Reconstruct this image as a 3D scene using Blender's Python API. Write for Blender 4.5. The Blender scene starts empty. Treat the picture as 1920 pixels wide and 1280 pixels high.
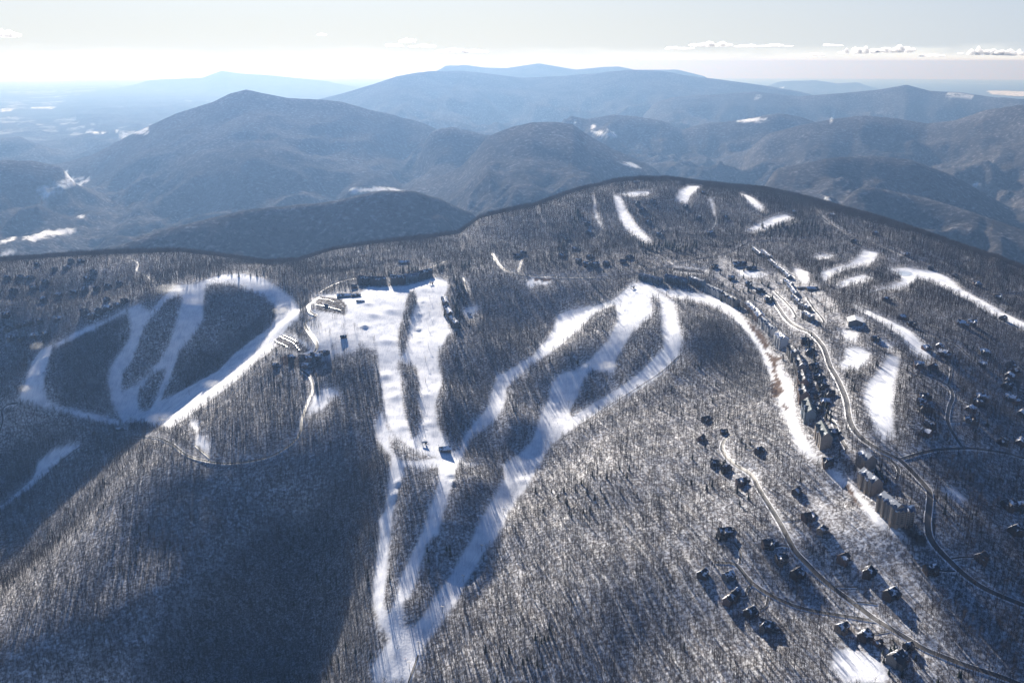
import bpy, bmesh, math, random
import numpy as np
from mathutils import Vector, Matrix
random.seed(7)
rng = np.random.default_rng(11)

# ------------------------------------------------------------------ camera, sky, sun, exposure
F, W, HH = 1663.0, 1920.0, 1280.0          # focal length in photo pixels
CAMZ = 1700.0
PITCH = math.radians(17.52)
SC = bpy.context.scene
C = SC.collection
cam = bpy.data.cameras.new("camera"); camo = bpy.data.objects.new("camera", cam); C.objects.link(camo)
cam.sensor_width = 36; cam.lens = 36*F/W; cam.clip_start = 5; cam.clip_end = 400000
camo.location = (0, 0, CAMZ); camo.rotation_euler = (math.pi/2-PITCH, 0, 0)
SC.camera = camo
SUN_AZ, SUN_EL = math.radians(-15.0), math.radians(21.0)   # azimuth from +Y, negative = towards -X
sund = bpy.data.lights.new("sun", 'SUN'); sund.energy = 5.0; sund.angle = math.radians(0.5); sund.color = (1, .955, .90)
suno = bpy.data.objects.new("sun", sund); C.objects.link(suno)
sdir = Vector((math.sin(SUN_AZ)*math.cos(SUN_EL), math.cos(SUN_AZ)*math.cos(SUN_EL), math.sin(SUN_EL)))
suno.rotation_euler = sdir.to_track_quat('Z', 'Y').to_euler()
SKY_AWAY, SKY_SUN, BANK = (2.2,3.8,6.6), (8.8,8.9,8.5), (11.2,11.3,10.9)
wd = bpy.data.worlds.new("World"); SC.world = wd; wd.use_nodes = True
nt = wd.node_tree; nt.nodes.clear()
wout = nt.nodes.new('ShaderNodeOutputWorld'); bg = nt.nodes.new('ShaderNodeBackground'); sky = nt.nodes.new('ShaderNodeTexSky')
sky.sky_type = 'NISHITA'; sky.sun_disc = False; sky.sun_elevation = SUN_EL; sky.sun_rotation = SUN_AZ
sky.altitude = 1700; sky.air_density = 1.0; sky.dust_density = 1.0; sky.ozone_density = 4.0
bg.inputs['Strength'].default_value = 0.032
# pale winter haze low in the sky, a white cloud bank along the horizon, clear blue overhead
def _n(k, **kw):
    n = nt.nodes.new(k)
    for a_, v_ in kw.items(): setattr(n, a_, v_)
    return n
def _m(op, a_, b_=None, cl=False):
    n = _n('ShaderNodeMath', operation=op, use_clamp=cl)
    for s_, v_ in zip(n.inputs, (a_, b_)):
        if v_ is None: continue
        if isinstance(v_, (int, float)): s_.default_value = v_
        else: nt.links.new(v_, s_)
    return n.outputs[0]
def _mix(f_, a_, b_):
    n = _n('ShaderNodeMix', data_type='RGBA')
    for s_, v_ in ((n.inputs[0], f_), (n.inputs[6], a_), (n.inputs[7], b_)):
        if isinstance(v_, tuple): s_.default_value = (*v_, 1)
        else: nt.links.new(v_, s_)
    return n.outputs[2]
tc = _n('ShaderNodeTexCoord').outputs['Generated']
sep = _n('ShaderNodeSeparateXYZ'); nt.links.new(tc, sep.inputs[0]); el = sep.outputs['Z']
vd = _n('ShaderNodeVectorMath', operation='DOT_PRODUCT'); nt.links.new(tc, vd.inputs[0]); vd.inputs[1].default_value = (math.sin(SUN_AZ), math.cos(SUN_AZ), 0)
toward = _m('MULTIPLY', _m('SUBTRACT', vd.outputs['Value'], .2), 1.3, True)
pale = _mix(toward, SKY_AWAY, SKY_SUN)
low = _n('ShaderNodeMapRange', interpolation_type='SMOOTHSTEP'); nt.links.new(el, low.inputs[0]); low.inputs[1].default_value = .25; low.inputs[2].default_value = .02; low.inputs[3].default_value = 0; low.inputs[4].default_value = .92
tint = _n('ShaderNodeVectorMath', operation='MULTIPLY'); nt.links.new(sky.outputs[0], tint.inputs[0]); tint.inputs[1].default_value = (.82, 1.0, 1.32)
c1 = _mix(low.outputs[0], tint.outputs[0], pale)
mpg = _n('ShaderNodeMapping'); mpg.inputs['Scale'].default_value = (9, 9, 60); nt.links.new(tc, mpg.inputs[0])
nz = _n('ShaderNodeTexNoise'); nz.inputs['Scale'].default_value = 1.6; nz.inputs['Detail'].default_value = 6; nt.links.new(mpg.outputs[0], nz.inputs['Vector'])
edge = _m('ADD', el, _m('MULTIPLY', _m('SUBTRACT', nz.outputs['Fac'], .5), -.022))
bank = _n('ShaderNodeMapRange', interpolation_type='SMOOTHSTEP'); nt.links.new(edge, bank.inputs[0]); bank.inputs[1].default_value = .017; bank.inputs[2].default_value = .001; bank.inputs[3].default_value = 0; bank.inputs[4].default_value = .95
c2 = _mix(bank.outputs[0], c1, BANK)
nt.links.new(c2, bg.inputs[0]); nt.links.new(bg.outputs[0], wout.inputs[0])
SC.view_settings.view_transform = 'Standard'; SC.view_settings.look = 'None'; SC.view_settings.gamma = 1
SC.view_settings.use_curve_mapping = False
SC.view_settings.exposure = 1.6
SC.cycles.max_bounces = 4; SC.cycles.diffuse_bounces = 1; SC.cycles.glossy_bounces = 1
SC.cycles.transmission_bounces = 2; SC.cycles.volume_bounces = 0; SC.cycles.transparent_max_bounces = 8
SC.cycles.use_adaptive_sampling = False
HAZE_DENSITY = 0.000104
HAZE_COLOR = (.056,.100,.182,1)
HAZE_ABSORB = (.74,.584,.36,1)  # absorption tint, lowers the light the haze scatters
HAZE_ANISO = .4

# ------------------------------------------------------------------ noise helpers
def _hash(ix, iy, seed):
    h = (ix.astype(np.int64)*374761393 + iy.astype(np.int64)*668265263 + seed*1442695041) & 0xffffffff
    h = ((h ^ (h >> 13)) * 1274126177) & 0xffffffff
    return ((h ^ (h >> 16)) & 0xffff) / 65535.0
def vnoise(x, y, seed=0):
    ix = np.floor(x); iy = np.floor(y); fx = x-ix; fy = y-iy
    ix = ix.astype(np.int64); iy = iy.astype(np.int64)
    u = fx*fx*fx*(fx*(fx*6-15)+10); v = fy*fy*fy*(fy*(fy*6-15)+10)
    a = _hash(ix, iy, seed); b = _hash(ix+1, iy, seed); c = _hash(ix, iy+1, seed); d = _hash(ix+1, iy+1, seed)
    return (a*(1-u)+b*u)*(1-v)+(c*(1-u)+d*u)*v*1.0
def fbm(x, y, seed=0, o=4, g=.5):
    s = 0; a = 1; t = 0
    for i in range(o):
        s = s + a*(vnoise(x, y, seed+i*17)*2-1); t += a; a *= g
        x, y = x*1.62+y*1.17+3.1, y*1.62-x*1.17+7.7
    return s/t
def ridged(x, y, seed=0, o=4, g=.5):
    s = 0; a = 1; t = 0
    for i in range(o):
        s = s + a*(1-np.abs(vnoise(x, y, seed+i*17)*2-1)*1.6); t += a; a *= g
        x, y = x*1.62+y*1.17+3.1, y*1.62-x*1.17+7.7
    return s/t
def sstep(a, b, x):
    t = np.clip((x-a)/(b-a), 0, 1); return t*t*(3-2*t)

# ------------------------------------------------------------------ directions of photo points
CP, SP = math.cos(PITCH), math.sin(PITCH)
def pdir(px, py):
    px = np.asarray(px, float); py = np.asarray(py, float)
    return px-960.0, F*CP-(py-640)*SP, -(py-640)*CP-F*SP
def pang(px, py):
    dx, dy, dz = pdir(px, py); h = np.hypot(dx, dy)
    return np.arctan2(dx, dy), dz/h

# ------------------------------------------------------------------ near massif: thin plate surface through surveyed points (photo x, photo y, metres below the camera)
CTRL = [
 (0,492,600),(100,484,598),(200,480,590),(350,476,590),(430,487,600),(500,496,612),(560,492,602),(620,474,588),(700,461,572),(860,443,545),
 (900,414,520),(1000,392,497),(1080,363,475),(1150,347,462),(1250,342,455),(1330,352,458),(1430,361,462),(1520,382,472),(1650,418,495),(1800,470,530),(1920,515,560),
 (0,600,640),(120,560,618),(250,540,592),(60,670,690),(45,745,740),(130,785,770),(200,640,668),(240,585,610),(210,787,790),(100,650,665),
 (330,530,568),(420,515,560),(500,530,572),(370,600,622),(300,680,700),(240,760,776),(330,770,748),(450,650,680),(520,600,630),(560,590,592),(540,625,625),(600,640,600),(560,680,630),(480,690,655),(400,740,698),
 (700,530,562),(760,530,560),(840,540,560),(770,620,600),(770,700,628),(700,700,628),(650,650,602),(800,780,652),(790,845,667),(740,800,657),(640,560,572),
 (740,1000,728),(730,1150,768),(740,1280,799),(640,1280,838),(690,1000,742),(710,880,688),(690,1100,772),(850,860,680),(860,1000,722),(900,900,690),(810,1120,758),
 (600,740,650),(650,850,690),(450,860,708),(550,900,722),(450,950,750),(500,1100,825),(600,1000,782),(600,1200,862),(400,1000,769),(300,810,742),(400,1180,856),(300,1005,776),(300,1100,797),(500,1280,902),(250,1280,862),(200,1100,802),(100,1200,829),(0,1280,852),(0,1155,822),(0,1090,892),(110,1000,852),(150,1010,791),(235,905,758),(180,880,815),
 (60,860,850),(0,980,880),(0,800,800),(130,860,825),
 (960,1280,762),(1000,1200,742),(1100,1100,700),(1100,900,672),(1020,1000,708),(1300,900,640),(1300,1100,670),(1400,1280,686),(1200,1200,710),(1200,800,643),(1400,750,592),(1350,650,565),(1500,1000,618),(1440,1180,673),(1640,1180,652),(1640,1280,668),(1920,1280,655),(1900,1130,625),(1560,1080,640),(1180,960,668),
 (1110,700,630),(1060,770,672),(1020,850,698),(960,940,722),(880,1060,750),(800,1200,780),(745,1215,782),(775,1240,787),(1150,620,576),(1200,650,592),(930,740,650),(890,800,672),(960,690,632),(1035,640,607),(980,780,660),(1080,650,600),(1180,545,533),(1080,600,590),(950,600,600),(860,750,645),(860,620,596),(1270,630,562),(1130,575,562),
 (1250,500,515),(1250,550,530),(1400,580,530),(1500,680,543),(1540,780,552),(1580,850,560),(1680,950,575),(1460,740,568),(1570,920,590),
 (1000,500,535),(920,480,545),(1100,450,512),(1250,420,487),(1400,420,487),(1400,500,502),(1550,500,505),(1602,600,498),(1660,760,528),(1640,850,552),(1700,860,556),(1760,700,530),(1900,700,560),(1900,600,552),(1800,560,535),(1860,850,572),(1900,950,597),(1780,960,580),(1700,540,512),(1720,460,508),(1850,520,545),(1750,1050,603),
 (800,480,555),(600,510,582),
]
_c = np.array(CTRL, float)
_dx, _dy, _dz = pdir(_c[:,0], _c[:,1])
_t = _c[:,2]/(-_dz)
PX, PY, PZ = _dx*_t, _dy*_t, CAMZ-_c[:,2]
# ground past the crest, falling away (photo column, metres ahead, height)
BACK = []
for col, y1, z1 in [(-150,3500,820),(0,3450,860),(200,3400,860),(430,3300,830),(600,3300,880),(860,3500,920),(1080,4500,980),(1250,4700,1020),(1430,4600,990),(1650,4000,980),(1920,3500,960),(2200,3300,930)]:
    for k, kz in ((0, 0), (900, -280)):
        BACK.append(((col-960)/1600.0*(y1+k), y1+k, z1+kz))
for col, yy, z in [(-250,2600,1060),(-250,2000,990),(-250,1500,830),(2150,2400,1080),(2150,1700,1100),(2150,1200,1060),(-100,1000,760),(400,700,690),(960,650,800),(1500,600,950),(2100,700,1000)]:
    BACK.append(((col-960)/1600.0*yy, yy, z))
_b = np.array(BACK)
QX = np.concatenate([PX, _b[:,0]])/1000; QY = np.concatenate([PY, _b[:,1]])/1000; QZ = np.concatenate([PZ, _b[:,2]])
def _tps(d2): return 0.5*d2*np.log(d2+1e-12)
_n = len(QX)
A = np.zeros((_n+3, _n+3)); d2 = (QX[:,None]-QX[None])**2+(QY[:,None]-QY[None])**2
A[:_n,:_n] = _tps(d2)+np.eye(_n)*2e-4; A[:_n,_n] = 1; A[:_n,_n+1] = QX; A[:_n,_n+2] = QY; A[_n:,:_n] = A[:_n,_n:].T
_w = np.linalg.solve(A, np.concatenate([QZ, np.zeros(3)]))
def near_height(x, y):
    x = x/1000; y = y/1000; z = _w[_n]+_w[_n+1]*x+_w[_n+2]*y
    for i in range(_n):
        z = z+_w[i]*_tps((x-QX[i])**2+(y-QY[i])**2)
    return z

# ------------------------------------------------------------------ polar terrain grid
NA = 700
AZ = np.radians(np.linspace(-47, 47, NA))
rr = [520.0]
while rr[-1] < 4300: rr.append(rr[-1]*1.0040)
while rr[-1] < 15000: rr.append(rr[-1]*1.0062)
while rr[-1] < 140000: rr.append(rr[-1]*1.013)
RR = np.array(rr); NR = len(RR)
GA, GR = np.meshgrid(AZ, RR)
GX, GY = GR*np.sin(GA), GR*np.cos(GA)
nearrows = RR < 6500
kn = nearrows.sum()
ZN = near_height(GX[:kn], GY[:kn])
gx, gy = GX[:kn], GY[:kn]
ZN += fbm(gx/260, gy/260, 3, 3)*7 + fbm(gx/70, gy/70, 9, 3)*1.6
# match the crest line of the massif
SIL = [(-400,500),(-100,494),(0,490),(100,482),(200,476),(340,472),(430,483),(500,493),(560,489),(620,470),(700,457),(800,447),(860,438),(900,409),(950,397),(1000,387),(1080,358),(1150,342),(1200,337),(1250,336),(1330,346),(1430,355),(1520,376),(1650,412),(1800,463),(1920,505),(2100,570),(2500,640)]
sa, st = pang([p[0] for p in SIL], [p[1] for p in SIL])
tgt = np.interp(AZ, sa, st)
mid = (RR[:kn] > 1700) & (RR[:kn] < 4800)
for it in range(4):
    T = (ZN-CAMZ)/GR[:kn]
    Tm = np.where(mid[:,None], T, -9); im = Tm.argmax(0); tm = Tm.max(0)
    rm = RR[im]; dT = tgt-tm
    k = np.ones(9)/9
    rm = np.convolve(np.pad(rm, 4, 'edge'), k, 'valid')
    wgt = np.exp(-((GR[:kn]-rm)/np.where(GR[:kn] < rm, 420, 700))**2)
    ZN += wgt*(dT*rm)[None, :]

# ------------------------------------------------------------------ far mountains
CURV = 1/(2*7.4e6)
leftness = sstep(.02, -.25, GA)
wx_ = GX+420*fbm(GX/2200, GY/2200, 61, 2); wy_ = GY+420*fbm(GX/2200, GY/2200, 67, 2)
base = 640-190*leftness - 250*sstep(22000, 45000, GR)
rel = 150+60*sstep(0, .3, GA)-120*leftness
rel = rel*(1-.6*sstep(18000, 40000, GR))
ZF = base+rel*(ridged(GX/2600, GY/2600, 21, 5, .52)*1.25-.35)*1.5
ZF += 45*ridged(GX/700, GY/700, 77, 3)*sstep(30000, 6000, GR)
LAY = [  # metres away, front width, rear width, foot height, crest line in the photo
 (5000, 900, 1100, 560, [(60,500),(180,474),(230,458),(300,432),(400,408),(470,392),(540,386),(600,376),(660,362),(715,351),(760,352),(820,364),(880,392),(930,425),(1000,480)]),
 (11500, 3400, 2500, 430, [(-300,330),(0,325),(120,305),(170,292),(250,250),(330,213),(400,191),(430,176),(462,168),(488,174),(540,184),(600,187),(640,191),(690,205),(740,212),(770,222),(810,240),(850,252),(900,290),(1000,340)]),
 (9800, 2200, 2000, 520, [(700,330),(780,260),(815,240),(845,234),(880,242),(910,252),(960,262),(1050,300)]),
 (8200, 3600, 1800, 560, [(560,420),(700,370),(800,310),(860,280),(910,258),(960,238),(1000,229),(1045,229),(1075,234),(1100,252),(1150,280),(1220,310),(1330,350),(1450,400)]),
 (11800, 2200, 1800, 600, [(980,260),(1035,213),(1060,216),(1100,224),(1150,215),(1190,218),(1240,226),(1280,243),(1330,228),(1400,222),(1460,212),(1500,219),(1560,240),(1600,250),(1700,280)]),
 (10500, 2500, 2000, 600, [(1300,300),(1400,262),(1500,235),(1570,222),(1620,217),(1680,222),(1740,232),(1790,226),(1850,206),(1920,196),(2100,185),(2400,200)]),
 (7400, 1500, 1500, 640, [(1350,345),(1450,318),(1560,296),(1640,292),(1710,300),(1790,330),(1850,365),(1900,395),(2000,420),(2300,420)]),
 (6000, 900, 1000, 660, [(1480,380),(1560,358),(1640,352),(1740,372),(1830,400),(1920,432),(2100,470)]),
 (17500, 3500, 3000, 480, [(1100,240),(1180,205),(1260,183),(1330,178),(1420,172),(1500,182),(1570,176),(1650,168),(1700,159),(1745,171),(1800,173),(1850,181),(1920,186),(2200,190)]),
 (21000, 4500, 4000, 420, [(480,230),(590,188),(640,176),(700,158),(745,143),(780,137),(800,134),(870,133),(930,140),(980,146),(1050,143),(1110,138),(1180,131),(1240,133),(1290,142),(1340,148),(1430,160),(1500,172),(1600,190)]),
 (29000, 4500, 5000, 400, [(700,170),(790,150),(835,124),(870,122),(910,127),(950,128),(1010,119),(1040,124),(1080,131),(1130,126),(1160,125),(1190,131),(1270,131),(1330,145),(1400,160)]),
 (36000, 5000, 5000, 350, [(1380,165),(1450,153),(1530,151),(1570,157),(1620,154),(1640,160),(1700,170)]),
 (46000, 6000, 6000, 330, [(180,165),(290,150),(380,146),(415,133),(450,138),(500,141),(590,150),(700,160)]),
 (15000, 1600, 1600, 420, [(-300,262),(0,259),(35,256),(70,266),(110,275),(160,300)]),
 (9300, 1800, 1800, 450, [(-300,298),(0,300),(60,302),(110,312),(160,330),(200,350),(230,370)]),
]
crest = np.zeros_like(GR)
wob = fbm(GA*9, GA*0+3.3, 5, 3)
for r0, wf, wb, zb, pts in LAY:
    a, t = pang([p[0] for p in pts], [p[1] for p in pts])
    tt = np.interp(AZ, a, t)
    inside = sstep(a[0]-.02, a[0]+.08, AZ)*(1-sstep(a[-1]-.08, a[-1]+.02, AZ))
    r1 = r0*(1+.05*fbm(AZ*7+r0, AZ*0+1.1, 8, 2))
    zr = CAMZ+tt*r1+r1*r1*CURV
    dr = GR-r1[None]
    wid = np.where(dr < 0, wf, wb)
    # spurs: the foot of the slope advances and retreats along the range
    sp = ridged(GX/1300+r0, GY/1700, int(r0) % 91, 3)
    u = np.abs(dr)/wid*(1.15-.42*sp*sstep(.05, .5, np.abs(dr)/wid))
    g = np.exp(-u**1.2*1.15)
    zl = zb+(zr-zb)[None]*g*inside[None]-(1-inside[None])*400
    crest = np.maximum(crest, g*inside[None])
    k = 35.0
    m = np.maximum(ZF, zl); ZF = m+k*np.log(np.exp((ZF-m)/k)+np.exp((zl-m)/k))-k*np.log(1+np.exp(-np.abs(ZF-zl)/k)*1.0)*.9
ZF += 14*fbm(GX/420, GY/420, 31, 3)*sstep(3500, 6000, GR)*sstep(40000, 9000, GR)
hollow = ridged(wx_/1150, wy_/1900, 83, 5, .55)
up = np.clip((ZF-base)/350, 0, 1)
ZF += (hollow-.75)*(120+430*up*(1-up)*2)*sstep(3300, 5500, GR)*sstep(45000, 14000, GR)*(1-.15*leftness)*(1-sstep(.6, .95, crest))
rightness = sstep(-.12, .12, GA)
ZF += (ridged(wx_/780, wy_/1500, 97, 3, .5)-.6)*(75+85*rightness)*sstep(3600, 5500, GR)*sstep(30000, 12000, GR)*(1-sstep(.6, .95, crest))
# bring every far crest line to the height at which the photo shows it
for r0, wf, wb, zb, pts in LAY:
    a, t = pang([p[0] for p in pts], [p[1] for p in pts]); tt = np.interp(AZ, a, t)
    inside = sstep(a[0]-.01, a[0]+.05, AZ)*(1-sstep(a[-1]-.05, a[-1]+.01, AZ))
    r1 = r0*(1+.05*fbm(AZ*7+r0, AZ*0+1.1, 8, 2)); dr = GR-r1[None]
    band_ = np.abs(dr) < .4*wf
    T = np.where(band_, (ZF-GR*GR*CURV-CAMZ)/GR, -9).max(0)
    dT = np.clip(tt-T, -.02, .02)
    dT = np.convolve(np.pad(dT, 2, 'edge'), np.ones(5)/5, 'valid')
    ZF += np.exp(-(dr/np.where(dr < 0, .6*wf, .6*wb))**2)*(dT*r1*inside)[None]
ZF -= GR*GR*CURV
Z = ZF.copy()
tail = sstep(1.12, 1.52, GR[:kn]/np.maximum(rm, 2500)[None])
ZNc = np.where(GR[:kn] > 5200, np.minimum(ZN, 1e9), ZN)
Z[:kn] = ZNc*(1-tail)+ZF[:kn]*tail

MOUND = []
def hgt(x, y):
    x = np.asarray(x, float); y = np.asarray(y, float)
    r = np.clip(np.hypot(x, y), RR[0], RR[-1]-1); a = np.clip(np.arctan2(x, y), AZ[0], AZ[-1]-1e-9)
    i = np.clip(np.searchsorted(RR, r)-1, 0, NR-2); fr = (r-RR[i])/(RR[i+1]-RR[i])
    ja = (a-AZ[0])/(AZ[1]-AZ[0]); j = np.clip(ja.astype(int), 0, NA-2); fa = ja-j
    return (Z[i,j]*(1-fa)+Z[i,j+1]*fa)*(1-fr)+(Z[i+1,j]*(1-fa)+Z[i+1,j+1]*fa)*fr
_marchr = RR[::2]
def P(px, py):
    """the place on the terrain that a photo point shows (xy array)"""
    px = np.atleast_1d(np.asarray(px, float)); py = np.atleast_1d(np.asarray(py, float))
    a, t = pang(px, py)
    sx, sy = np.sin(a)[:,None]*_marchr, np.cos(a)[:,None]*_marchr
    below = hgt(sx, sy) >= CAMZ+t[:,None]*_marchr
    i = np.where(below.any(1), below.argmax(1), len(_marchr)-1); i = np.maximum(i, 1)
    lo, hi = _marchr[i-1], _marchr[i]
    for _ in range(14):
        m = (lo+hi)/2; b = hgt(np.sin(a)*m, np.cos(a)*m) >= CAMZ+t*m
        hi = np.where(b, m, hi); lo = np.where(b, lo, m)
    return np.stack([np.sin(a)*hi, np.cos(a)*hi], 1)
# ------------------------------------------------------------------ clearings, runs, fairways (traced in crops: scale, offset)
def cr(s, ox, oy, pts): return [(ox+x/s, oy+y/s) for x, y in pts]
L3 = (2.844, 0, 450); L4 = (2.844, 540, 450); LL = (2.667, 640, 800); H5 = (3.84, 900, 320); G6 = (3.097, 1300, 320); G7 = (3.047, 1350, 500)
LB = (2.206, 0, 700); RB = (2.416, 1280, 750); CB = (3.88, 1280, 950); Q8 = (5.333, 420, 560); S6 = (6.0, 0, 440)
CLEAR = {  # name -> list of photo polygons
 'ski_run': [
  cr(*L3, [(95,850),(130,760),(170,650),(220,580),(290,550),(270,620),(240,700),(235,800),(260,860),(330,890),(480,920),(600,950),(640,960),(640,985),(580,980),(450,955),(300,910),(190,885)]),
  cr(*L3, [(285,560),(400,490),(540,430),(680,365),(700,375),(560,450),(420,515),(300,575)]),
  cr(*L3, [(675,370),(740,340),(800,380),(860,310),(940,240),(1040,235),(1100,210),(1180,185),(1300,180),(1400,200),(1480,250),(1560,310),(1600,370),(1590,430),(1520,480),(1500,540),(1440,600),(1380,640),(1300,720),(1200,800),(1100,870),(1020,930),(920,1000),(820,1000),(780,970),(650,975),(610,900),(590,850),(575,760),(580,690),(630,610),(690,520),(700,470),(690,420)]),
  cr(*L4, [(300,410),(330,345),(380,290),(420,250),(520,250),(620,245),(700,225),(800,195),(850,220),(855,270),(820,320),(830,380),(850,440),(875,490),(850,520),(800,600),(805,680),(825,760),(800,830),(790,900),(800,990),(830,1050),(870,1090),(880,1150),(830,1160),(760,1150),(680,1130),(620,1090),(560,1030),(525,980),(510,900),(500,820),(490,740),(480,650),(470,560),(450,500),(400,480),(350,440)]),
  [(716,767),(728,800),(745,825),(770,845),(800,853),(835,850),(862,842),(870,815),(890,790),(915,760),(922,735),(930,705),(960,690),(1000,665),(1035,622),(1046,588),(1082,577),(1119,572),(1150,562),(1170,545),(1185,530),(1215,530),(1235,548),(1262,565),(1271,600),(1279,640),(1272,672),(1230,712),(1180,742),(1120,777),(1075,803),(1050,822),(1030,840),(1015,868),(988,915),(955,962),(936,1003),(902,1048),(872,1098),(857,1130),(835,1160),(816,1190),(795,1215),(790,1230),(770,1282),(700,1282),(697,1250),(715,1222),(729,1198),(708,1170),(700,1138),(698,1100),(705,1040),(711,995),(707,976),(720,957),(728,912),(730,882),(732,856),(715,841),(704,822),(701,802)],
 ],
 'snowy_trail': [
  [(1200,528),(1225,538),(1290,547),(1330,553),(1375,572),(1398,602),(1422,622),(1440,650),(1465,690),(1485,720),(1490,760),(1496,790),(1506,815),(1530,850),(1560,872),(1595,905),(1630,945),(1670,985),(1720,1020),(1700,1015),(1640,985),(1600,935),(1560,900),(1530,862),(1500,850),(1480,810),(1465,770),(1455,740),(1440,700),(1425,660),(1400,625),(1380,605),(1365,590),(1340,577),(1300,564),(1262,558)],
 ],
 'golf_fairway': [
  cr(*G6, [(580,560),(665,590),(672,640),(640,660),(600,620)]),
  cr(*G6, [(745,590),(830,560),(900,545),(960,500),(990,460),(1070,475),(1060,520),(1010,560),(930,570),(850,590),(790,625),(760,650),(740,620)]),
  cr(*G6, [(830,660),(900,625),(980,605),(1050,620),(1000,645),(900,670),(830,690)]),
  cr(*G6, [(1130,570),(1250,562),(1310,575),(1400,585),(1480,620),(1560,690),(1700,765),(1800,825),(1990,915),(1990,960),(1920,925),(1800,880),(1680,810),(1560,735),(1450,680),(1380,650),(1300,630),(1270,660),(1210,700),(1170,690),(1100,690),(1020,710),(1040,690),(1150,665),(1210,640),(1200,612),(1140,590)]),
  cr(*G6, [(930,775),(1040,822),(1130,865),(1220,905),(1280,945),(1330,1005),(1390,1085),(1350,1095),(1280,1075),(1240,1020),(1210,970),(1170,940),(1110,900),(1040,855),(935,800)]),
  cr(*G6, [(880,1030),(960,1020),(1030,1060),(1015,1110),(960,1160),(880,1150),(830,1130),(880,1090)]),
  cr(*G6, [(850,920),(960,940),(950,1000),(880,990)]),
  cr(*G6, [(1050,970),(1110,980),(1160,1020),(1150,1050),(1090,1020),(1045,1000)]),
  cr(*G7, [(960,505),(1025,515),(1012,620),(990,700),(988,820),(992,900),(992,990),(930,995),(880,940),(850,850),(815,760),(830,680),(880,620),(930,560)]),
  cr(*G6, [(690,500),(760,485),(830,490),(800,510),(720,520)]),
 ],
 'parking_lot': [cr(*Q8, [(495,432),(560,368),(660,362),(770,440),(870,512),(820,545),(760,552),(620,505),(555,490)]), [(588,553),(640,560),(650,572),(648,590),(592,582)], [(1255,500),(1320,506),(1325,514),(1262,508)], cr(*L3, [(1560,640),(1640,610),(1720,640),(1700,680),(1580,690)])],
 'snow_field': [
  cr(*H5, [(955,175),(1010,185),(1050,280),(1110,370),(1170,440),(1250,520),(1180,522),(1110,470),(1040,420),(1000,350),(975,270)]),
  cr(*H5, [(1000,165),(1130,150),(1260,150),(1200,180),(1080,190)]),
  cr(*H5, [(1430,150),(1500,112),(1610,112),(1560,145),(1520,180),(1490,240),(1450,235),(1410,215)]),
  cr(*G6, [(262,128),(340,155),(392,198),(412,244),(365,228),(315,185)]),
  cr(*G6, [(290,352),(380,308),(460,268),(540,252),(585,280),(500,312),(420,348),(340,365)]),
  cr(*H5, [(810,190),(822,190),(835,300),(850,350),(890,420),(870,420),(830,350)]),
  cr(*H5, [(1650,205),(1665,205),(1690,290),(1700,350),(1690,350),(1670,290)]),
  cr(*CB, [(1090,1040),(1200,1030),(1350,1080),(1450,1150),(1500,1240),(1480,1290),(1180,1290),(1080,1190)]),
  cr(*Q8, [(830,1150),(860,1060),(890,970),(960,960),(960,900),(1060,885),(1160,920),(1160,960),(1100,1010),(1020,1060),(980,1120),(900,1150),(840,1180)]),
  cr(*LB, [(785,190),(825,200),(820,245),(875,290),(875,330),(815,315),(805,290),(815,250),(785,230)]),
  cr(*LB, [(150,370),(220,310),(330,285),(345,300),(260,350),(200,410),(130,470),(60,520),(0,575),(0,550),(60,500),(130,440),(150,400)]),
  cr(*H5, [(310,820),(380,770),(540,790),(480,820),(400,830),(370,850)]),
  cr(*H5, [(1385,700),(1500,695),(1650,720),(1620,745),(1480,740),(1380,735)]),
  [(1380,505),(1440,512),(1430,522),(1385,518)],
  [(870,580),(895,572),(897,585),(880,600),(862,590)],
  [(1785,912),(1815,935),(1812,948),(1790,942),(1765,920)],
  [(590,552),(640,552),(668,558),(690,570),(668,580),(600,576),(580,570)],
  cr(*L3, [(1455,520),(1500,500),(1560,505),(1650,560),(1690,600),(1640,625),(1560,600),(1500,570)]),
  [(1590,595),(1620,595),(1620,615),(1585,612)],
 ],
}
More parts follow.
